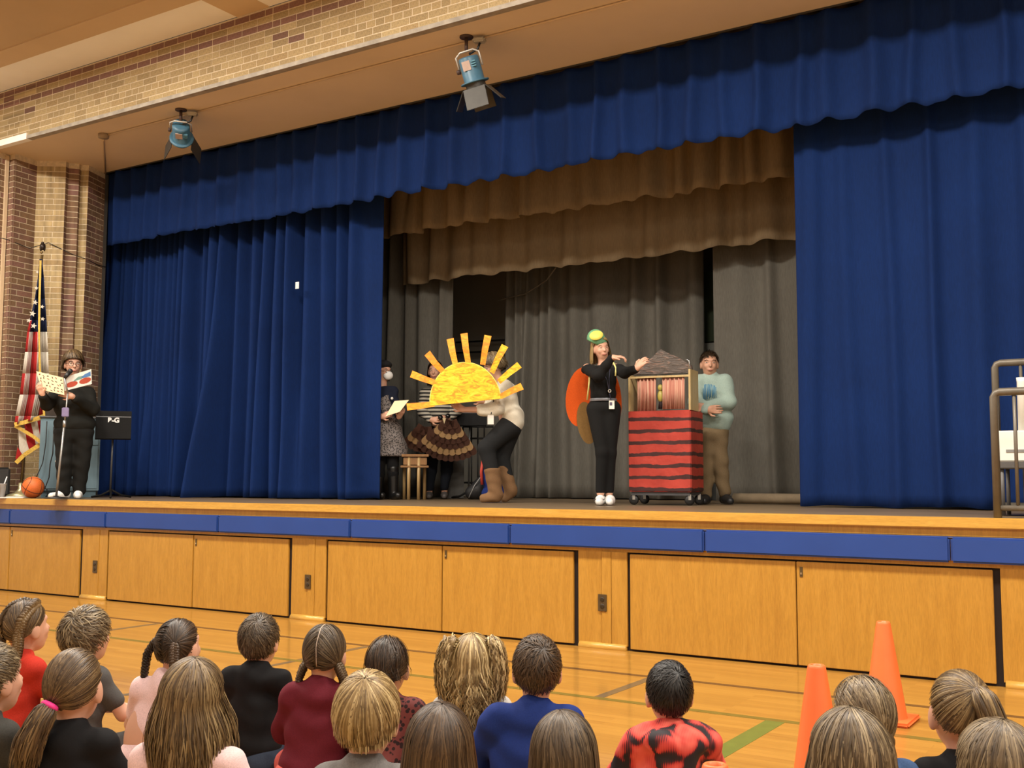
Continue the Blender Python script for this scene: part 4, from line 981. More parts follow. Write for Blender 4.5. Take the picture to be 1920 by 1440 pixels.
part('hat', [('e', H @ Vector((0, -.02, .075)), (.105, .115, .055))], M('black_felt', (.006, .006, .007), .9), e, .008, .02)
B().lathe([(.014, 0), (.014, .004)], 14, mtx=tr(L(735, 747, -.125)) @ rot('X', math.pi/2)).obj('badge', WPAP, e)
pp_ = P.empty('paper_sheet', label='sheet of paper held by the masked person', cat='paper'); quad('sheet', [L(723, 781, -.22), L(750, 772, -.30), L(767, 750, -.30), L(740, 752, -.22)], CREAM, pp_, .003)
# ---- person in turkey costume
P = Place(822, 2.65); L = P.L
e = P.empty('person', label='person in striped top and brown turkey-feather costume behind the sun', cat='person', group='performers on the stage')
H = hmat(L(816, 697), math.pi-.2, -.05, 0); shl, shr, nb = L(797, 738), L(850, 738), L(823, 728)
ell, elr = L(792, 772, -.05), L(857, 770, -.05); wl, wrr = L(808, 787, -.20), L(842, 785, -.22)
kl, kr = L(808, 882), L(838, 880); al, ar = L(805, 924), L(833, 923)
body = face_prims(H, .95)+[('c', nb+Vector((0, 0, -.03)), L(818, 712), .048, .046), ('e', L(824, 770), (.12, .08, .24))]+limb([shl, ell, wl], [.04, .034, .025])+limb([shr, elr, wrr], [.04, .034, .025])+limb([L(812, 830), kl, al], [.08, .05, .033])+limb([L(838, 830), kr, ar], [.08, .05, .033])+hand(wl, (.6, -.3, .0), (0, -1, .2), .9, .5, 1)+hand(wrr, (-.6, -.3, .0), (0, -1, .2), .9, .5, -1)
part('body', body, S_TAN, e, .0068, .018); face_details(e, H, .95, (.02, .012, .01)); mini_hair(e, H, 1.0, 'dkbrown', 'long', hang=.18)
def stripes(name, c1, c2, sc):
    m, nt, p = newmat(name); wv = nd(nt, 'ShaderNodeTexWave', inp={'Scale': sc, 'Distortion': .4}); wv.bands_direction = 'Z'; nt.links.new(coords(nt), wv.inputs['Vector'])
    nt.links.new(ramp(nt, wv.outputs['Fac'], ((.45, c1), (.55, c2))), p.inputs['Base Color']); p.inputs['Roughness'].default_value = .85; return m
part('striped_top', [('e', L(824, 765), (.15, .11, .22)), ('c', shl, shr, .058, .058)]+limb([shl, ell, vlerp(ell, wl, .9)], [.058, .055, .042])+limb([shr, elr, vlerp(elr, wrr, .9)], [.058, .055, .042]), stripes('black_white_stripes', (.015, .014, .013), (.40, .37, .30), 7.5), e, .008, .025, [((0, 0, -1), -L(0, 800).z), ((0, 0, 1), nb.z)], .002)
part('leggings', limb([L(812, 815), kl, al+Vector((0, 0, .05))], [.10, .066, .046])+limb([L(838, 815), kr, ar+Vector((0, 0, .05))], [.10, .066, .046]), cloth_mat('black_leggings', (.007, .009, .014), .1, (50, 50, 50)), e, .008, .02)
for a in (al, ar): shoe(e, Vector((a.x, a.y+.03, 0)), Vector((a.x, a.y-.13, 0)), M('grey_shoe', (.10, .09, .085), .6), .04)
# feathered skirt: fans of overlapping rounded feathers in alternating rows
FD = cloth_mat('feather_brown', (.048, .020, .012), .1, (60, 60, 60)); FT = cloth_mat('feather_tan', (.27, .165, .075), .1, (60, 60, 60))
def fan(c, a0, a1, rows, y0, dark_first=True, asp=1.0, name='feather'):
    """overlapping scallops from the outermost row inwards around c"""
    for ri, (R_, tan) in enumerate(rows):
        n_ = max(2, int(abs(a1-a0)*R_/.066))
        for i in range(n_):
            t = a0+(a1-a0)*(i+.5)/n_; d = Vector((math.cos(t)*asp, 0, math.sin(t))); q = Vector((-math.sin(t), 0, math.cos(t)))
            w_, ln = .042, .10
            pts = [c+d*(R_-ln)-q*w_, c+d*(R_-w_)-q*w_]+[c+d*(R_-w_+w_*math.sin(a))-q*(w_*math.cos(a)) for a in np.linspace(.3, 2.84, 6)]+[c+d*(R_-w_)+q*w_, c+d*(R_-ln)+q*w_]
            yy = y0-.006*ri
            B().add([p+Vector((0, yy, 0)) for p in pts]+[p+Vector((0, yy+.004, 0)) for p in pts], [tuple(range(10))]+[tuple(range(19, 9, -1))]+[((k+1) % 10, k, 10+k, 10+(k+1) % 10) for k in range(10)]).obj(name, FT if tan else FD, e)
rows = [(.50, 0), (.435, 1), (.37, 0), (.315, 0), (.26, 1), (.205, 0), (.15, 0)]
fan(L(846, 780, -.25), -2.45, -.95, rows, 0)
fan(L(800, 785, -.20), -2.35, -1.25, [(.38, 0), (.31, 1), (.25, 0), (.19, 0)], 0)
tf = e
b = B().lathe([(.028, 0), (.028, .006)], 14, mtx=tr(L(826, 783, -.29)) @ rot('X', math.pi/2)); b.obj('turkey_eye', M('gloss_black', (.006, .006, .006), .2), e)
B().lathe([(.028, 0), (.028, .006)], 14, mtx=tr(L(840, 780, -.29)) @ rot('X', math.pi/2)).obj('turkey_eye', MATS['gloss_black'], e)
B().prism([(-.02, .03), (.02, .03), (.0, -.035)], .01, mtx=tr(L(833, 789, -.30))).obj('turkey_beak', M('pale_beak', (.45, .36, .2), .6), e)
# ---- person carrying the sun
P = Place(938, 1.55); L = P.L
e = P.empty('person', label='person in cream sweater and tan boots stepping along behind the big sun', cat='person', group='performers on the stage')
H = hmat(L(926, 688, -.02), math.pi/2+.25, -.35, 0); shc = L(943, 722); nb = L(936, 712)
ela, wa = L(930, 768, -.16), L(868, 768, -.20); elb, wb = L(925, 764, .14), L(905, 752, .10)
hpv = L(958, 800); k1, a1 = L(912, 840, -.07), L(926, 900, -.07); k2, a2 = L(940, 858, .09), L(953, 905, .09)
body = face_prims(H, .95)+[('c', nb, L(930, 702), .05, .048), ('e', L(953, 765), (.10, .12, .22))]+limb([L(944, 726, -.10), ela, wa], [.042, .036, .026])+limb([L(944, 726, .12), elb, wb], [.042, .036, .026])+limb([hpv+Vector((0, -.06, 0)), k1, a1], [.085, .058, .04])+limb([hpv+Vector((0, .06, 0)), k2, a2], [.085, .058, .04])+hand(wa, (-.8, .0, .5), (0, 1, -.2), .92, .7, 1)+hand(wb, (-.8, 0, .3), (0, -1, 0), .92, .5, -1)
part('body', body, S_FAIR, e, .0065, .018); face_details(e, H, .95, (.2, .14, .08)); mini_hair(e, H, 1.02, 'ash', 'bob', hang=.06)
part('sweater', [('e', L(950, 748), (.105, .15, .17)), ('e', L(961, 785), (.115, .17, .16)), ('c', L(944, 726, -.10), L(944, 726, .12), .07, .07)]+limb([L(944, 726, -.12), ela, vlerp(ela, wa, .45)], [.07, .062, .055])+limb([L(944, 726, .12), elb, vlerp(elb, wb, .6)], [.07, .06, .05]), cloth_mat('cream_knit', (.80, .75, .61), .2, (60, 60, 60)), e, .008, .035, [((.35, 0, -1), (.35*L(958, 0).x-L(0, 812).z)/math.hypot(.35, 1))], .005, 26, 4)
part('leggings', [('e', L(958, 802), (.10, .15, .10))]+limb([hpv+Vector((-.02, -.06, 0)), k1, a1], [.105, .08, .062])+limb([hpv+Vector((0, .06, 0)), k2, a2], [.105, .078, .06]), cloth_mat('charcoal_leggings', (.016, .017, .018), .1, (50, 50, 50)), e, .008, .025)
TB = cloth_mat('tan_suede', (.18, .10, .048), .2, (50, 50, 50))
part('boot', limb([L(923, 882, -.07), L(930, 928, -.07)], [.076, .066])+[('c', L(930, 930, -.07), L(907, 935, -.09), .056, .042)], TB, e, .007, .025, [((0, 0, -1), -.003), ((0, 0, 1), L(0, 878).z)], .002, 40)
part('boot', limb([L(944, 876, .09), L(958, 920, .09)], [.07, .062])+[('c', L(958, 922, .09), L(946, 936, .08), .052, .036)], TB, e, .007, .025, [((0, 0, -1), -.003)], .002, 40)
B().tube([L(930, 722, -.16), L(926, 745, -.205), L(921, 776, -.21)], .005, 6).obj('lanyard', M('dark_lanyard', (.02, .02, .03), .6), e); B().box((-.03, -.004, -.045), (.03, 0, .045), .003, mtx=tr(L(920, 787, -.21))).obj('name_badge', WPAP, e)
# the sun
sn = P.empty('sun_prop', label='large painted yellow paper half sun with nine rays held by a person', cat='prop')
def paint(name, c1, c2, c3, sc=(9, 9, 22)):
    m, nt, p = newmat(name); n1 = noise(nt, coords(nt, sc), 1.1, 3, .6, 1.5)
    nt.links.new(ramp(nt, n1, ((.36, c1), (.52, c2), (.72, c3))), p.inputs['Base Color']); p.inputs['Roughness'].default_value = .6; return m
SY = paint('sun_yellow_paint', (.62, .26, .01), (.92, .55, .012), (.98, .70, .06)); SO = paint('sun_orange_paint', (.90, .24, .02), (.93, .36, .02), (.95, .55, .05))
EDGE = M('pale_yellow_edge', (.95, .75, .18), .6)
cS = L(873, 754, -.33); rS = 64.5/P.s; ta = math.radians(6.0)
pl_ = [(rS*math.cos(a), rS*1.13*math.sin(a)) for a in np.linspace(0, math.pi, 36)]
ms_ = tr(cS) @ rot('Y', -ta)
B().prism(pl_, .010, mtx=ms_).obj('disc', SY, sn)
inn = [(x*1.025, z*1.025-.003) for x, z in pl_]
B().prism(inn, .006, mtx=ms_ @ tr(0, .004, 0)).obj('disc_rim', EDGE, sn)
for i, ((x0, y0), (x1, y1)) in enumerate((((815, 757), (763, 763)), ((820, 719), (771, 701)), ((833, 699), (801, 662)), ((854.5, 686), (844, 635)), ((878, 681), (870, 625)), ((905, 684), (915, 629)), ((922, 699), (947, 648)), ((935, 716), (974, 684)), ((938, 744), (979, 724)))):
    a, b = L(x0, y0, -.326), L(x1, y1, -.326-.012*(i % 3)); d = (b-a); q = Vector((-d.z, 0, d.x)).normalized()*.029
    mdp = (a+b)/2+q*(.25 if i in (2, 6) else .12)+Vector((0, -.01, 0))
    st = [(a, .85), (mdp, 1.0), (b, 1.15)]; v = [p+q*s_ for p, s_ in st]+[p-q*s_ for p, s_ in st][::-1]; n_ = len(v)
    B().add(v+[p+Vector((0, .006, 0)) for p in v], [(5, 4, 1, 0), (4, 3, 2, 1), (6, 7, 10, 11), (7, 8, 9, 10)]+[((k+1) % n_, k, n_+k, n_+(k+1) % n_) for k in range(n_)]).obj('ray', SY if i in (6, 7) else SO, sn)
# ---- butterfly / turtle costume
P = Place(1137, 1.34); L = P.L
e = P.empty('person', label='person in black with orange wings and green cap, arms raised', cat='person', group='performers on the stage')
H = hmat(L(1126, 654), math.pi+.40, -.05, .12)
shl, shr, nb = L(1101, 690, .02), L(1154, 690, -.0), L(1131, 683)
ell, wl = L(1122, 705, -.24), L(1147, 671, -.30); elr, wrr = L(1172, 699, -.12), L(1192, 692, -.24)
hl, hr_ = L(1119, 768), L(1145, 768); kl, kr = L(1130, 848, -.04), L(1143, 850, .0); al, ar = L(1126, 925, -.02), L(1142, 925, .02)
body = face_prims(H, .90)+[('c', L(1132, 692), L(1130, 668), .045, .044), ('e', L(1131, 722), (.105, .075, .2))]+limb([shl, ell, wl], [.04, .034, .024])+limb([shr, elr, wrr], [.04, .034, .024])+limb([hl, kl, al], [.085, .05, .034])+limb([hr_, kr, ar], [.085, .05, .034])
body += hand(wl, (1, -.1, .10), (.1, -.2, 1), .95, .75, 1)+hand(wrr, (.6, -.3, .6), (-.4, -.7, .4), .95, .45, -1)
part('body', body, S_FAIR, e, .006, .018); face_details(e, H, .90, (.16, .10, .05))
TOP = cloth_mat('black_top', (.009, .009, .009), .12, (50, 50, 50))
part('top', [('e', L(1130, 712), (.122, .092, .15)), ('e', L(1131, 740), (.115, .088, .12)), ('c', shl, shr, .05, .05)]+limb([shl, ell, vlerp(ell, wl, .95)], [.056, .050, .036])+limb([shr, elr, vlerp(elr, wrr, .95)], [.054, .048, .036]), TOP, e, .007, .025, [((0, 0, -1), -L(0, 756).z), ((0, .8, 1), (L(0, 692).z)/math.hypot(1, .8))], .002)
part('trousers', [('e', L(1132, 764), (.118, .10, .085))]+limb([hl, kl, al+Vector((0, 0, .03))], [.092, .060, .044])+limb([hr_, kr, ar+Vector((0, 0, .03))], [.092, .058, .044]), cloth_mat('black_slacks', (.008, .008, .008), .12, (50, 50, 50)), e, .007, .025)
B().lathe([(.118, -.012), (.121, 0), (.118, .012)], 24, mtx=tr(L(1131, 750)) @ Matrix.Diagonal((1.0, .80, 1, 1)), cap=False).obj('belt', M('silver_belt', (.22, .23, .26), .35, metal=.5), e)
for (hx, hy, tx, ty) in ((1127, .05, 1124, -.17), (1144, .08, 1143, -.13)):
    s_ = shoe(e, Vector((L(hx, 0).x, hy, 0)), Vector((L(tx, 0).x, ty, 0)), WS, .046)
    sw_ = [(-.055, .02), (-.015, .012), (.035, .035), (.06, .055), (.025, .030), (-.02, .020), (-.045, .03)]
    B().prism(sw_, .004, mtx=tr(L(hx-2, 947, -.10)+Vector((-.0, 0, .025)) + Vector((-.040, 0, 0))) @ rot('Z', 1.35)).obj('side_mark', M('black_mark', (.01, .01, .01), .5), s_)
h = Hair((.0745*.93, .0925*.93, .0925*.93), np.random.default_rng(5)); h.shell(1.06); h.fall((0, .0, 1), 1300, .15, .006, .010, spread=.012, rag=.12, inward=-.1); h.obj(H @ tr(0, -.007, .02), HM['blond'], e)
cap = part('cap', [('e', L(1117, 634, .0), (.078, .085, .080)), ('e', L(1120, 641, .0), (.088, .095, .06))], M('green_paper', (.13, .33, .17), .6), e, .006, .02, [((-.55, .1, -1.0), (-.55*L(1120, 0).x-L(0, 648).z)/math.hypot(.55, 1.0))])
B().lathe([(0, 0), (.052, 0), (.052, .004), (0, .004)], 24, mtx=tr(L(1118, 629, -.098)) @ rot('Y', -.2) @ rot('X', math.pi/2-.25) @ Matrix.Diagonal((1.15, .85, 1, 1))).obj('yellow_oval', M('yellow_felt', (.75, .66, .12), .7), cap)
# wings
WO = cloth_mat('orange_wing', (.52, .075, .008), .1, (40, 40, 40), .25); WB = cloth_mat('brown_wing', (.17, .095, .03), .1, (40, 40, 40), .2)
def wing(poly, mat, name, y, th=.012):
    v = [L(x, z, y) for x, z in poly]; B().prism([(q.x, q.z) for q in v], th, mtx=tr(0, y, 0)).obj(name, mat, e)
el_ = lambda cx, cy, rx, ry, tl_, n=26: [(cx+rx*math.cos(a)*math.cos(tl_)-ry*math.sin(a)*math.sin(tl_), cy+rx*math.cos(a)*math.sin(tl_)+ry*math.sin(a)*math.cos(tl_)) for a in np.linspace(0, 6.283, n)[:-1]]
wing(el_(1090, 744, 29, 56, .12), WO, 'orange_wing', .13); wing(el_(1147, 745, 18, 52, -.1), WO, 'orange_wing', .14)
wing(el_(1100, 793, 18, 40, -.15), WB, 'brown_wing', .115)
wing([(1164, 742), (1166, 765), (1161, 785), (1156, 770)], WB, 'brown_wing', .15)
B().tube([L(1106, 685, -.04), L(1105, 715, -.095), L(1101, 750, -.07)], .008, 6).obj('wing_strap', M('yellow_ribbon', (.65, .60, .22), .6), e); B().tube([L(1149, 678, -.05), L(1155, 690, -.085), L(1154, 705, -.10)], .008, 6).obj('wing_strap', MATS['yellow_ribbon'], e)
B().tube([L(1126, 688, -.10), L(1138, 712, -.115), L(1143, 738, -.11), L(1146, 752, -.11)], .004, 6).obj('lanyard', M('navy_cord', (.02, .022, .05), .6), e); B().tube([L(1144, 690, -.10), L(1142, 712, -.115), L(1143, 738, -.11)], .004, 6).obj('lanyard', MATS['navy_cord'], e)
cd = B().box((-.024, -.003, -.037), (.024, 0, .037), .002, mtx=tr(L(1147, 759, -.12))).obj('name_badge', WPAP, e); B().box((-.018, -.0045, -.006), (.004, -.003, .022), mtx=tr(L(1147, 759, -.12))).obj('badge_photo', M('badge_print', (.08, .07, .12), .6), cd)
B().tube([L(1143, 733, -.115)+Vector((.012*math.cos(a), 0, .012*math.sin(a))) for a in np.linspace(0, 6.283, 11)[:-1]], .004, 6, closed=True).obj('key_ring', M('white_ring', (.6, .58, .5), .4), e)
# ---- man behind the puppet theatre
P = Place(1342, 2.3); L = P.L
e = P.empty('person', label='person in pale aqua sweatshirt and khaki trousers behind the puppet theatre', cat='person', group='performers on the stage')
H = hmat(L(1330, 683), math.pi+.1, -.02, 0); shl, shr, nb = L(1311, 717), L(1359, 717), L(1333, 706)
ell, wl = L(1305, 752, -.10), L(1325, 768, -.20); elr, wrr = L(1365, 755, -.06), L(1328, 762, -.19)
hl, hr_ = L(1330, 812), L(1347, 812); kl, kr = L(1326, 868), L(1350, 868, -.02); al, ar = L(1324, 925), L(1358, 925)
body = face_prims(H, 1.02)+[('c', nb+Vector((0, 0, -.04)), L(1331, 697), .06, .058), ('e', L(1337, 760), (.15, .10, .25))]+limb([shl, ell, wl], [.05, .042, .03])+limb([shr, elr, wrr], [.05, .042, .03])+limb([hl, kl, al], [.09, .06, .042])+limb([hr_, kr, ar], [.09, .06, .042])+hand(wl, (.7, -.3, .0), (0, -1, 0), 1.0, .5, 1)+hand(wrr, (-.9, -.2, -.1), (0, -1, 0), 1.0, .5, -1)
part('body', body, S_TAN, e, .0065, .018); face_details(e, H, 1.02, (.03, .02, .015)); mini_hair(e, H, 1.02, 'dkbrown', 'short', L=.03)
SWT = cloth_mat('aqua_sweatshirt', (.32, .42, .37), .15, (50, 50, 50))
sw = part('sweatshirt', [('e', L(1339, 745), (.165, .12, .18)), ('e', L(1341, 785), (.165, .125, .15)), ('c', shl, shr, .07, .07), ('c', nb+Vector((0, 0, -.05)), nb, .085, .068)]+limb([shl, ell, vlerp(ell, wl, .9)], [.075, .068, .05])+limb([shr, elr, vlerp(elr, wrr, .9)], [.078, .072, .05]), SWT, e, .008, .03, [((0, 0, -1), -L(0, 809).z)], .003, 28, 7)
rg = np.random.default_rng(8); b = B()
for i in range(11):
    x = 1319+i*2.3; b.tube([L(x+rg.uniform(-1, 1), 721+rg.uniform(-2, 3)+(4 if i in (0, 10) else 0), -.165), L(x+rg.uniform(-1, 1), 734, -.168), L(x+rg.uniform(-1.5, 1.5), 748+rg.uniform(-4, 3), -.16)], .004, 5)
b.obj('blue_print', M('blue_print_ink', (.06, .20, .33), .8), sw)
part('trousers', [('e', L(1339, 812), (.135, .11, .09))]+limb([hl, kl, al], [.09, .07, .055])+limb([hr_, kr, ar+Vector((0, 0, .01))], [.09, .072, .058]), cloth_mat('khaki_twill', (.16, .112, .06), .1, (50, 50, 50)), e, .008, .025, (), .004, 26, 3)
for a, dx_ in ((al, -.02), (ar, .05)): shoe(e, Vector((a.x, a.y+.06, 0)), Vector((a.x+dx_, a.y-.17, 0)), M('black_sneaker', (.012, .012, .013), .5), .048)
# ---------------------------------------------------------------- puppet theatre on a covered cart
P = Place(1250, 1.78); L = P.L
e = empty('puppet_cart', P.O, P.rz, label='wheeled cart wrapped in red paper with black painted brick lines', cat='cart')
def redpaper():
    m, nt, p = newmat('red_paper_bricks'); v = coords(nt)
    sp = nd(nt, 'ShaderNodeSeparateXYZ'); nt.links.new(v, sp.inputs[0])
    wob = noise(nt, coords(nt, (5, 5, 5)), 1.2, 4); z = math_(nt, 'ADD', sp.outputs[2], math_(nt, 'MULTIPLY', math_(nt, 'SUBTRACT', wob, .5), .045))
    fr = math_(nt, 'FRACT', math_(nt, 'DIVIDE', math_(nt, 'SUBTRACT', z, .02), .102))
    n2 = noise(nt, coords(nt, (3, 3, 9)), 2, 3); th = math_(nt, 'ADD', .31, math_(nt, 'MULTIPLY', math_(nt, 'SUBTRACT', n2, .5), .25))
    st = math_(nt, 'LESS_THAN', fr, th); n3 = noise(nt, v, 5, 4)
    red = ramp(nt, n3, ((.3, (.33, .028, .018)), (.7, (.47, .05, .032))))
    nt.links.new(mixc(nt, st, red, (.045, .012, .012)), p.inputs['Base Color']); p.inputs['Roughness'].default_value = .45
    bump(nt, p, noise(nt, coords(nt), 7, 3), .35, .02); return m
RP = redpaper(); hw, d0, zb, zt = 60/P.s, .40, .115, .825
ma = rot('Z', -.30)
B().box((-hw, -d0/2, zb), (hw, d0/2, zt), .008, mtx=ma).obj('paper_cover', RP, e)
B().box((-hw+.02, -d0/2+.02, .085), (hw-.02, d0/2-.02, .113), mtx=ma).obj('cart_frame', M('grey_cart_steel', (.07, .07, .075), .5, metal=.3), e)
for sx in (-1, 1):
    for sy in (-1, 1):
        c = ma @ Vector((sx*(hw-.03), sy*(d0/2-.05), .045))
        w_ = B().lathe([(.018, -.014), (.044, -.012), (.045, 0), (.044, .012), (.018, .014)], 18, mtx=tr(c) @ rot('Z', .5*sx) @ rot('X', math.pi/2)).obj('caster_wheel', M('black_rubber', (.012, .012, .012), .6), e)
        B().box((-.012, -.022, 0), (.012, .022, .05), mtx=tr(c)).obj('fork', M('zinc', (.4, .4, .38), .35, metal=.7), w_)
t = empty('puppet_theatre', P.O+Vector((0, 0, zt+.001)), P.rz, label='small wooden puppet theatre with striped red curtains on the red cart', cat='puppet theatre')
Lz = lambda px, py, d=0: L(px, py, d)-Vector((0, 0, zt+.001))
PW = wood('pale_plywood', (.42, .30, .13), (.50, .37, .17), (.56, .43, .22), .5, .1)
zt2 = Lz(0, 704).z; fw = 60/P.s
B().box((-fw, -.19, 0), (-fw+.018, .06, zt2), mtx=ma).obj('side_board', PW, t); B().box((fw-.018, -.19, 0), (fw, .06, zt2+.03), mtx=ma).obj('side_board', PW, t)
B().box((-fw+.018, -.19, zt2-.035), (fw-.018, -.172, zt2-.018), mtx=ma).obj('top_rail', PW, t)
SR = stripes_v = None
def vstripe():
    m, nt, p = newmat('red_ticking'); n1 = noise(nt, coords(nt, (140, 140, 2)), 1, 2)
    nt.links.new(ramp(nt, n1, ((.36, (.36, .12, .085)), (.5, (.46, .20, .14)), (.62, (.56, .35, .25)))), p.inputs['Base Color']); p.inputs['Roughness'].default_value = .85; return m
VS = vstripe()
for x0, x1, z0 in ((-.205, -.035, -.003+.005), (.025, .225, .012)):
    n_ = 30; xs = np.linspace(x0, x1, n_); v = []
    for z in (z0, zt2-.03):
        v += [ma @ Vector((x, -.168+.008*math.sin(i*1.1)+.004*math.sin(i*2.3), z)) for i, x in enumerate(xs)]
    o = B().add(v, [(i, i+1, n_+i+1, n_+i) for i in range(n_-1)], True).obj('curtain', VS, t); o.modifiers.new('t', 'SOLIDIFY').thickness = .003
pu = B().ball(ma @ Vector((-.005, -.13, .13)), (.03, .03, .055)).ball(ma @ Vector((-.004, -.14, .205)), (.024, .022, .03)).obj('hand_puppet', M('gold_puppet', (.42, .36, .08), .4), t)
B().tube([ma @ Vector((-.005, -.128, .085)), ma @ Vector((-.003, -.12, .02))], [.018, .03], 10).obj('puppet_sleeve', M('dark_sleeve', (.02, .01, .012), .8), t)
pts = [(1187, 703), (1192, 697), (1202, 689), (1212, 683), (1222, 676), (1231, 669), (1240, 660), (1246, 657), (1252, 661), (1262, 666), (1272, 670), (1283, 675), (1294, 682), (1303, 688), (1306, 702)]
def rock():
    m, nt, p = newmat('rock_paper'); n1 = noise(nt, coords(nt, (3, 3, 12)), 3.2, 5, .6, 1.2)
    nt.links.new(ramp(nt, n1, ((.35, (.07, .055, .046)), (.55, (.115, .09, .075)), (.68, (.26, .15, .11)))), p.inputs['Base Color']); p.inputs['Roughness'].default_value = .5; bump(nt, p, n1, .6, .03); return m
B().prism([(Lz(x, y).x, Lz(x, y).z) for x, y in pts][::-1], .05, mtx=ma @ tr(0, -.10, 0)).obj('mountain_cutout', rock(), t)
B().tube([ma @ Vector((fw-.03, -.12, zt2)), ma @ Vector((fw-.03, -.12, zt2+.11)), ma @ Vector((fw-.06, -.12, zt2+.125))], .006, 8).obj('hook', M('chrome_hook', (.5, .5, .5), .25, metal=.9), t)
# ---------------------------------------------------------------- left of the stage: flag, cabinet, stand
P = Place(128, .75); L = P.L
e = P.empty('cabinet', label='blue-grey painted wooden cabinet standing behind the reader', cat='cabinet')
CB = M('blue_grey_paint', (.15, .24, .29), .55, var=.1, scale=6, stretch=(4, 4, .6)); wC = 52/P.s; hC = 147/P.s
B().box((-wC, -.18, .075), (wC, .18, hC), .006).obj('body', CB, e); B().box((-wC+.03, -.15, 0), (wC-.03, .15, .075)).obj('plinth', M('blue_plinth', (.09, .16, .20), .6), e)
B().box((-wC-.015, -.20, hC), (wC+.015, .20, hC+.02), .004).obj('top_board', M('grey_top', (.13, .13, .13), .5), e)
B().box((-wC+.02, -.19, .10), (-wC*.35, -.181, hC-.03), .003).obj('door', CB, e); B().box((-wC*.33, -.19, .10), (wC*.55, -.181, hC-.03), .003).obj('door', CB, e); B().box((wC*.58, -.19, .33*hC+.3), (wC-.02, -.181, hC-.03), .003).obj('door', CB, e); B().box((wC*.58, -.19, .10), (wC-.02, -.181, .33*hC+.29), .003).obj('door', CB, e)
B().ball(L(105, 865, -.20), .012).obj('knob', M('white_knob', (.7, .68, .6), .3), e)
bx_ = empty('storage_box', P.O+Vector((0, 0, hC+.0205)), P.rz, label='dark brown box on top of the blue-grey cabinet', cat='box'); B().box((-wC+.02, -.10, 0), (-.12, .14, .17), .006).obj('carton', M('dark_brown_box', (.045, .03, .02), .7), bx_)
B().box((-wC+.015, -.105, .17), (-.115, .145, .185)).obj('lid', M('dark_brown_lid', (.06, .042, .03), .6), bx_)
# music stand with B-G
P = Place(205, .72); L = P.L
def music_stand(P, label, px0, px1, y0, y1, pole, base_px, text=None, tilt=-.25):
    L = P.L; e = P.empty('music_stand', label=label, cat='music stand'); BK = M('black_stand', (.008, .008, .008), .75, spec=.2)
    a, b = L(px0, y1), L(px1, y0); cx = (a.x+b.x)/2; mt = tr(cx, -.05, (a.z+b.z)/2) @ rot('X', tilt); w_, h_ = (b.x-a.x)/2, (b.z-a.z)/2
    dk = B().box((-w_, -.004, -h_), (w_, .004, h_), .002, mtx=mt).box((-w_, -.05, -h_), (w_, 0, -h_+.008), .003, mtx=mt).obj('desk', BK, e)
    B().box((-w_+.005, -.007, h_*.55), (w_-.005, -.004, h_*.62), mtx=mt).obj('rib', M('grey_edge', (.05, .05, .05), .4), dk)
    B().tube([(cx, 0, (a.z+b.z)/2-.02), (cx-.01, 0, .06)], .011, 10).obj('pole', M('stand_pole', (.10, .10, .10), .35, metal=.5), e)
    for k in range(3):
        an = k*2.094+.5; B().tube([(cx, 0, .09), (cx+.12*math.cos(an), .12*math.sin(an), .03), (cx+.24*math.cos(an), .24*math.sin(an), .012)], .012, 8).obj('leg', BK, e)
    if text:
        cu = bpy.data.curves.new('t', 'FONT'); cu.body = text; cu.size = .075; cu.extrude = .001; cu.offset = .004; cu.align_x = 'CENTER'; cu.align_y = 'CENTER'
        to = bpy.data.objects.new('t', cu); COL.objects.link(to); bpy.context.view_layer.update()
        me = bpy.data.meshes.new_from_object(to.evaluated_get(bpy.context.evaluated_depsgraph_get())); bpy.data.objects.remove(to)
        o = link('lettering', me, M('white_marker', (.75, .75, .73), .6), dk); o.matrix_local = mt @ tr(.0, -.0075, h_*.33) @ rot('X', math.pi/2)
    return e
music_stand(P, 'black music stand lettered B-G in front of the blue curtain', 178, 247, 771, 825, 0, 0, 'B-G', -.2)
# flag on pole
P = Place(38, .36); L = P.L
e = P.empty('flag', label='american flag with gold fringe draped on an indoor pole by the brick jamb', cat='flag')
GOLD = M('gold_fringe', (.62, .40, .06), .6, var=.25, scale=60); PB = M('brass_pole', (.20, .13, .05), .35, metal=.6)
B().tube([L(38, 930, .02), L(58, 700, .02), L(79, 478, .02)], .016, 10).obj('pole', PB, e)
B().lathe([(.15, 0), (.15, .02), (.06, .05), (.03, .09), (.024, .16)], 20, mtx=tr(L(38, 931.5, .02))).obj('base', M('brass_base', (.45, .40, .22), .35, metal=.7), e)
eg = B().ball(L(80, 463, .02), (.03, .03, .04)).ball(L(80, 456, .02), .018).obj('eagle_finial', M('dark_bronze', (.03, .02, .015), .4, metal=.5), e)
for sg in (-1, 1): B().ball(L(80+sg*3.4, 464, .02), (.014, .02, .045)).obj('wing', MATS['dark_bronze'], eg)
B().ball(L(78, 473, .02), (.016, .016, .02)).obj('finial_ball', PB, e)
FR, FW, FN = cloth_mat('flag_red', (.33, .018, .018), .2, (60, 60, 9)), cloth_mat('flag_white', (.60, .55, .46), .2, (60, 60, 9)), cloth_mat('flag_navy', (.014, .020, .055), .2, (60, 60, 9))
rowsY = [486, 520, 560, 600, 622, 660, 700, 740, 780, 796]
left = [74, 71, 65, 56, 51, 47, 42, 37, 29, 27]; right = [79, 82, 84, 87, 88, 90, 91, 91, 84, 82]
colf = [0, .12, .30, .54, .78, 1.0]; fold = [0.0, -.07, .03, -.09, .02, -.05]
def frow(i, u): return left[i]+(right[i]-left[i])*u
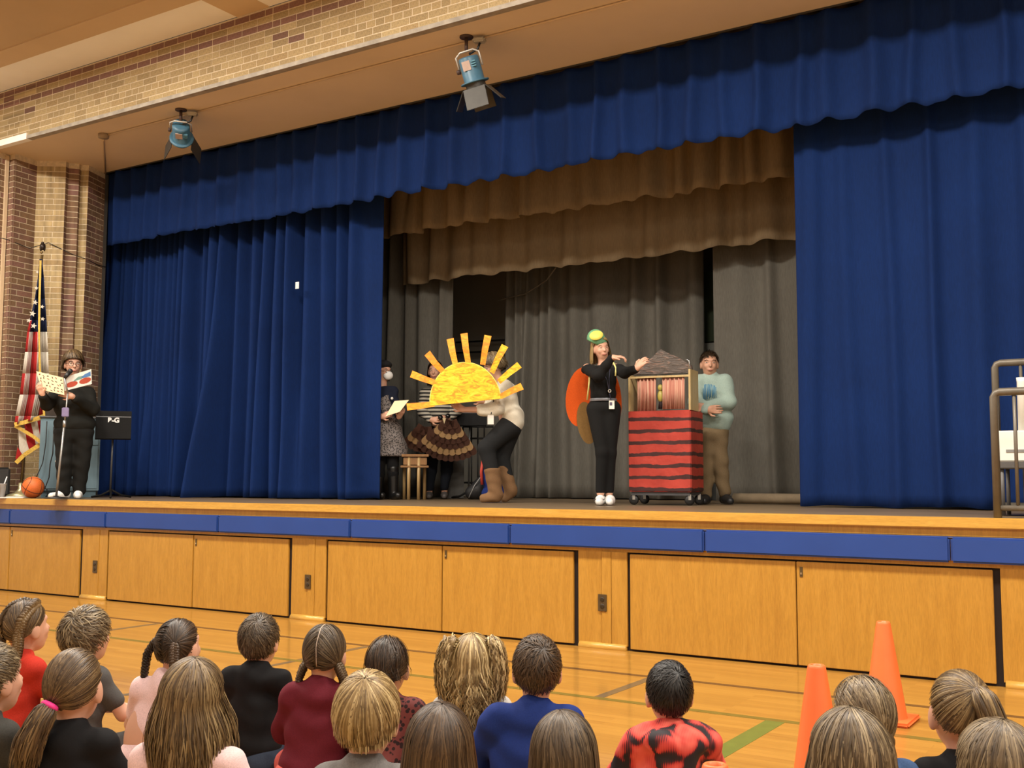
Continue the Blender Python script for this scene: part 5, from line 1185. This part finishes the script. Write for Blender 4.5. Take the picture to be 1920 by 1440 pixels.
colors = lambda r, c: ((FN if c in (1, 2, 3, 4) or r < 3 else FR) if r < 4 else (([FR, FW][r % 2] if c == 0 else [FR, FW, FR, FW, FR][c]) if c < 4 else [FW, FR, FW, FR, FW, FW][r % 6]))
sub = 4
for c in range(5):
    runs = []
    for r in range(9):
        mt = colors(r, c)
        if not runs or runs[-1][0] is not mt: runs.append((mt, B()))
        b_ = runs[-1][1]
        def pt(r_, u, kk):
            f0 = fold[c]+(fold[c+1]-fold[c])*(.5-.5*math.cos(math.pi*kk/sub)); g = min(1, (rowsY[r_]-480)/160)
            return L(frow(r_, u), rowsY[r_]-(14*u if r_ == 9 else 0), -.06+f0*g*1.3)
        for k in range(sub):
            u0, u1 = colf[c]+(colf[c+1]-colf[c])*k/sub, colf[c]+(colf[c+1]-colf[c])*(k+1)/sub
            b_.add([pt(r, u0, k), pt(r, u1, k+1), pt(r+1, u1, k+1), pt(r+1, u0, k)], [(3, 2, 1, 0)], True)
    for mt, b_ in runs:
        o = b_.obj({'flag_red': 'red_stripe', 'flag_white': 'white_stripe', 'flag_navy': 'canton'}[mt.name], mt, e); o.modifiers.new('t', 'SOLIDIFY').thickness = .003
def strip(pts, w_, mat, name, y):
    b_ = B(); v = [L(x, z, y) for x, z in pts]
    for i in range(len(v)-1):
        d = (v[i+1]-v[i]); q = Vector((-d.z, 0, d.x)).normalized()*w_/2; b_.add([v[i]-q, v[i+1]-q, v[i+1]+q, v[i]+q]+[p_+Vector((0, .006, 0)) for p_ in (v[i]-q, v[i+1]-q, v[i+1]+q, v[i]+q)], [(0, 1, 2, 3), (7, 6, 5, 4), (0, 4, 5, 1), (1, 5, 6, 2), (2, 6, 7, 3), (3, 7, 4, 0)])
    b_.obj(name, mat, e)
LB = [([(34, 800), (52, 805), (66, 833), (58, 846), (44, 858), (36, 842)], FW), ([(46, 796), (58, 793), (70, 826), (64, 840), (56, 848), (50, 828)], FR), ([(58, 793), (74, 789), (76, 826), (68, 838)], FW), ([(70, 790), (82, 786), (82, 815), (77, 827)], FR), ([(33, 838), (44, 856), (34, 864), (29, 860)], FR)]
for i, (pg, mt) in enumerate(LB): B().prism([(L(x, z).x, L(x, z).z) for x, z in pg], .006, mtx=tr(0, -.02-.004*i, 0)).obj('lower_fold', mt, e)
strip([(27, 796), (45, 792), (65, 786), (83, 780)], .045, GOLD, 'fringe', -.13); strip([(28, 798), (45, 808), (62, 818), (79, 831)], .038, GOLD, 'fringe', -.10); strip([(79, 831), (62, 842), (45, 853), (30, 868)], .045, GOLD, 'fringe', -.07)
strip([(76, 488), (74, 560), (73, 640), (75, 700), (80, 745), (83, 780)], .022, GOLD, 'edge_fringe', -.16)
b_ = None
for sx, sy, r_ in ((70, 510, 3), (68, 540, 4), (66, 567, 5), (61, 588, 6), (79, 575, 4), (80, 598, 4), (63, 611, 5.5), (54, 601, 4.5)):
    c = L(sx, sy, -.165); R_ = r_*1.05/P.s
    st = [((R_ if k % 2 == 0 else R_*.42)*math.sin(k*math.pi/5+.2), (R_ if k % 2 == 0 else R_*.42)*math.cos(k*math.pi/5+.2)) for k in range(10)]
    B().prism(st, .003, mtx=tr(c)).obj('star', FW, e)
# basketball
P = Place(61, .18); L = P.L
e = P.empty('basketball', label='orange basketball resting on the stage beside the reader', cat='ball'); rb = .118
B().ball((0, 0, rb), rb, 28, 18).obj('ball', M('orange_leather', (.62, .13, .02), .6, bmp=.2, scale=90), e)
b_ = B(); Rm = rot('X', .5) @ rot('Y', .35)
for q in range(4):
    pts = []
    for a in np.linspace(0, 6.283, 41)[:-1]:
        v = [Vector((math.cos(a), math.sin(a), 0)), Vector((math.cos(a), 0, math.sin(a))), Vector((.55+.12*math.cos(2*a), math.cos(a)*.83, math.sin(a)*.83)), Vector((-.55-.12*math.cos(2*a), math.cos(a)*.83, math.sin(a)*.83))][q].normalized()
        pts.append((Rm @ v)*rb*1.002+Vector((0, 0, rb)))
    b_.tube(pts, .0028, 5, closed=True)
b_.obj('seams', M('black_seam', (.02, .012, .01), .7), e)
# cup with straw, paper, chair back at the left edge, cables
P = Place(3, .03); L = P.L
e = P.empty('drinking_cup', label='clear plastic cup with white straw on the stage floor', cat='cup')
B().lathe([(.030, .0), (.042, .15), (.046, .152), (.046, .158), (.038, .155), (.028, .006)], 20).obj('cup', M('milky_plastic', (.35, .33, .32), .25), e); B().tube([(.0, 0, .02), (.02, -.01, .15), (.045, -.015, .235)], .006, 8).obj('straw', M('white_straw', (.8, .8, .78), .4), e)
P = Place(24, .05); L = P.L
e = P.empty('paper_stack', label='loose white papers lying on the stage edge by the flag', cat='paper'); rg = np.random.default_rng(2)
for k in range(4): B().box((-.16, -.08, .001+.004*k), (.16, .08, .004+.004*k), mtx=tr(-.05+.05*k, .02*k, 0) @ rot('Z', rg.uniform(-.2, .2))).obj('sheet', WPAP, e)
P = Place(-8, .15); L = P.L
e = P.empty('chair', label='black plastic chair by the brick wall, mostly out of view', cat='chair')
B().box((-.16, -.02, .02), (.14, .02, .34), .02).obj('backrest', BKM, e); B().box((-.16, .02, .16), (.14, .30, .19), .01).obj('seat', BKM, e)
for sx in (-.14, .12):
    for sy in (.28, .03): B().tube([(sx, sy, 0), (sx, sy, .17)], .012, 8).obj('leg', M('chair_tube', (.1, .1, .1), .4, metal=.6), e)
P = Place(90, .3); L = P.L
CBK = M('black_cable', (.01, .01, .01), .5)
B().tube([L(x, y, .20) for x, y in ((88, 790), (86, 830), (80, 868), (68, 895), (58, 905), (52, 915), (47, 926))], .006, 6).obj('cable', CBK, label='thin black cable hanging down in front of the blue-grey cabinet', cat='cable').matrix_world = tr(P.O) @ rot('Z', P.rz)
B().tube([L(x, y, .10) for x, y in ((101, 800), (99, 850), (94, 870), (92, 895), (84, 916), (81, 912), (80, 920), (84, 914), (88, 918), (89, 928), (86, 932))], .007, 6).obj('cable', CBK, label='black microphone cable looping to the floor beside the basketball', cat='cable').matrix_world = tr(P.O) @ rot('Z', P.rz)
# wire across the brick jamb
B().tube([(-11.70, .02, 4.02), (-11.64, .26, 3.99), (-11.60, .50, 3.93), (-11.50, .68, 4.02), (-11.40, .79, 3.95), (-11.36, .93, 3.90), (-11.30, 1.04, 3.87), (-11.40, 1.30, 3.845), (-11.44, 1.44, 3.85)], .005, 6).obj('wire', CBK, label='thin black wire strung across the brick jamb behind the flag finial', cat='wire')
# ---------------------------------------------------------------- things behind the performers
P = Place(775, 2.2); L = P.L
e = P.empty('stool', label='wooden stool with light legs between the masked person and turkey costume', cat='stool')
WS1 = wood('stool_wood', (.20, .09, .03), (.26, .13, .045), (.32, .17, .06), .4, .2); WS2 = wood('stool_leg_wood', (.36, .23, .09), (.42, .28, .12), (.48, .33, .15), .45, .1)
B().box((-.13, -.15, L(0, 857).z), (.16, .15, L(0, 852).z), .004).obj('seat', WS1, e); B().box((-.11, -.13, L(0, 872).z), (.14, .13, L(0, 858).z), .003).obj('apron', WS1, e); B().box((-.14, -.14, L(0, 877).z), (.16, .14, L(0, 873).z), .003).obj('shelf', WS1, e)
for x, y in ((.055, -.12), (-.05, -.12), (.12, .10), (-.10, .10)): B().tube([(x, y, 0), (x, y, L(0, 857).z)], .018, 8).obj('leg', WS2, e)
P = Place(862, 2.84); music_stand(P, 'plain black music stand behind the sun and turkey costume', 850, 912, 768, 800, 0, 0, None, -.15)
P = Place(897, 3.2); L = P.L
e = P.empty('metal_rack', label='dark metal rack with upright bars behind the sun carrier', cat='rack'); DM = M('dark_rack_metal', (.035, .035, .034), .5, metal=.4)
for px in (868, 884, 896, 908, 925): B().tube([L(px, 800), Vector((L(px, 0).x, 0, 0))], .009, 8).obj('bar', DM, e)
for y in (800, 822, 905): B().tube([L(868, y), L(925, y)], .011, 8).obj('rail', DM, e)
P = Place(900, 2.75); L = P.L
e = P.empty('instrument_case', label='black rounded case leaning behind the tan boots', cat='case'); part('case', [('c', (-.02, 0, .10), (.05, .03, .22), .10, .07), ('c', (-.09, 0, .07), (.08, 0, .07), .075, .075)], M('black_nylon', (.010, .010, .011), .6), e, .01, .03, [((0, 0, -1), -.002)]); B().tube([(-.12, -.07, .02), (-.06, -.09, .15), (.02, -.09, .26), (.06, -.06, .30)], .006, 6).obj('piping', M('grey_piping', (.3, .3, .3), .5), e)
P = Place(925, 2.65); L = P.L
e = P.empty('backpack', label='blue and red bag standing behind the sun carrier legs', cat='bag'); part('bag', [('e', (0, 0, .28), (.13, .09, .22)), ('c', (-.05, 0, .06), (.06, 0, .06), .08, .08)], cloth_mat('blue_nylon', (.012, .028, .15), .1, (50, 50, 50)), e, .01, .03, [((0, 0, -1), -.002)]); B().tube([(-.115, -.05, .42), (-.13, -.06, .30), (-.12, -.05, .16)], .016, 8).obj('strap', M('red_strap', (.5, .05, .03), .6), e)
P = Place(853, 2.9); L = P.L
e = P.empty('screen_panel', label='grey folding panel behind the turkey costume legs', cat='panel'); B().box((-.12, 0, 0), (.10, .03, .55), .004).obj('panel', M('grey_board', (.10, .098, .092), .8), e)
# ---------------------------------------------------------------- railing at the right
RM = M('bronze_rail_paint', (.13, .112, .085), .4, metal=.2)
def rail(y, x0, z1, label, zl=1.05, bars=()):
    e = empty('railing', (x0, y, 1.0), 0, label=label, cat='railing')
    r = .024
    B().tube([(0, 0, 0), (0, 0, z1-1.0-.03), (.012, 0, z1-1.0-.008), (.035, 0, z1-1.0), (1.9, 0, z1-1.0)], r, 12).obj('frame_tube', RM, e)
    B().tube([(.02, 0, zl-1.0), (1.9, 0, zl-1.0)], .018, 10).obj('lower_rail', RM, e)
    for x in bars: B().tube([(x, 0, zl-1.0), (x, 0, z1-1.0)], .011, 8).obj('baluster', RM, e)
    B().tube([(1.88, 0, 0), (1.88, 0, z1-1.0)], r, 12).obj('end_post', RM, e)
    return e
rail(.03, -1.045, 1.763, 'bronze steel tube railing at the stage front edge', 1.06, (.115, .235, .355, .475, .6))
rail(.85, -1.15, 2.02, 'taller bronze steel railing behind the front railing', 1.06, (.16, .30, .44, .58))
e = empty('equipment_cart', (-1.12, .62, 1.0), 0, label='grey trolley behind the railing carrying the white box', cat='cart')
GC = M('grey_plastic', (.09, .085, .08), .5); B().box((0, -.14, .30), (.7, .16, .345), .006).obj('top_shelf', GC, e); B().box((0, -.14, .03), (.7, .16, .06), .006).obj('lower_shelf', GC, e)
for x in (.04, .66):
    for y in (-.11, .13): B().tube([(x, y, 0), (x, y, .31)], .013, 8).obj('leg', GC, e)
e = empty('white_box', (-1.11, .62, 1.3455), 0, label='white plastic machine with tall column on the grey trolley', cat='machine')
WM = M('white_plastic', (.75, .73, .66), .4, var=.03); bb = B().box((0, -.12, 0), (.55, .12, .20), .008).obj('housing', WM, e); B().box((.06, -.124, .06), (.22, -.119, .078)).obj('slot', M('slot_grey', (.2, .2, .19), .5), bb); B().tube([(.155, 0, .2), (.155, 0, .52), (.155, 0, .55)], [.035, .033, .036], 12).obj('column', WM, e)
# ---------------------------------------------------------------- spotlights on the soffit
SB = M('teal_lamp_enamel', (.05, .14, .21), .4); BD = M('black_barn_door', (.045, .042, .035), .5, metal=.2); SILV = M('silver_yoke', (.5, .48, .43), .35, metal=.5); BRN = M('brown_iron', (.05, .025, .018), .6)
def spot(x, y, tiltx, tilty, yaw, label, doors, dl=.185):
    e = empty('stage_spotlight', (x, y, ZS), yaw, label=label, cat='spotlight')
    B().lathe([(.06, -.012), (.06, -.002), (.04, -.001)], 18).obj('ceiling_flange', BRN, e)
    B().tube([(0, 0, -.012), (0, 0, -.12)], .016, 8).obj('stem', BRN, e)
    bx = B().box((.06, -.04, -.065), (.17, .04, -.025), .012).obj('junction_box', M('ivory_box', (.40, .36, .27), .5), e)
    B().tube([(.12, 0, -.065), (.10, .0, -.12), (.02, .02, -.15)], .010, 6).obj('lead', BKM, bx)
    h = Matrix.Translation((0, 0, -.13)) @ rot('X', tiltx) @ rot('Y', tilty)
    yk = B().tube([h @ Vector(q) for q in ((-.105, 0, -.15), (-.105, 0, -.03), (-.06, 0, .0), (.06, 0, .0), (.105, 0, -.03), (.105, 0, -.15))], .009, 8).obj('yoke', SILV, e)
    B().lathe([(.02, 0), (.022, .03)], 12, mtx=h @ tr(-.13, 0, -.15) @ rot('Y', math.pi/2)).obj('yoke_knob', BRN, yk)
    B().lathe([(.05, -.05), (.085, -.055), (.09, -.07), (.09, -.26), (.095, -.265), (.075, -.27)], 22, mtx=h).obj('lamp_body', SB, e)
    B().box((-.05, -.0935, -.17), (.02, -.085, -.09), mtx=h).obj('rating_plate', M('pinkish_label', (.45, .33, .27), .6), e)
    for q in range(3): B().box((.03, -.0915, -.11-.02*q), (.07, -.07, -.10-.02*q), mtx=h).obj('vent_louvre', M('teal_dark', (.10, .25, .33), .4), e)
    B().lathe([(.10, -.262), (.125, -.265), (.125, -.275), (.10, -.278)], 22, mtx=h).obj('lens_ring', SB, e)
    B().lathe([(.088, -.278), (.088, -.33)], 20, mtx=h, cap=False).obj('snoot', BD, e)
    for k in range(4):
        if not doors[k]: continue
        hh = h @ rot('Z', k*math.pi/2) @ tr(0, -.10, -.32) @ rot('X', doors[k])
        B().box((-.10, -.003, -dl), (.10, .003, 0), .004, mtx=hh).obj('barn_door', BD, e)
    return e
spot(-5.18, .31, .30, -.22, .35, 'teal stage spotlight with four barn doors above the performers', (-.30, -.62, -.2, -.62))
spot(-8.745, .27, 1.2, .1, .70, 'smaller-looking spotlight with spread barn doors near the brick jamb', (0, -.35, .0, -.35), .25)
B().tube([(-10.1, .39, ZS-.012), (XR, .39, ZS-.012)], .010, 8).obj('conduit', M_TANL, label='thin painted conduit along the soffit feeding the spotlights', cat='conduit')
B().lathe([(.055, -.045), (.06, -.03), (.06, -.001)], 16, mtx=tr(-10.12, .37, ZS)).obj('junction_box', M('tan_box', (.32, .24, .15), .5), label='round junction box on the soffit at the end of the conduit', cat='junction box')
B().tube([(-10.17, .42, ZS-.012), (-10.30, .5, ZS-.012), (-11.37, 1.34, ZS-.012)], .010, 8).obj('conduit', M_TANL, label='painted conduit slanting over the soffit to the curtain corner', cat='conduit')
# ---------------------------------------------------------------- traffic cones
CO = M('orange_cone_plastic', (.80, .155, .035), .45, var=.05)
def cone(px, py, ht, label, rz=0):
    t_ = atZ(px, py, ht); e = empty('traffic_cone', (t_.x, t_.y, 0), rz, label=label, cat='cone', group='orange cones on the gym floor')
    B().box((-.145, -.145, 0), (.145, .145, .022), .010).obj('base', CO, e)
    B().lathe([(.108, .022), (.105, .03), (.036, ht-.012), (.033, ht-.003), (.029, ht), (.021, ht-.001), (.020, ht-.03), (.085, .03)], 32, cap=False).obj('cone', CO, e)
cone(1656, 1165, .50, 'orange traffic cone standing nearest the stage front'); cone(1531, 1246, .50, 'orange traffic cone between the hoodie child and the blond child', .3); cone(1341, 1432, .48, 'orange traffic cone right beside the hoodie child', .1)
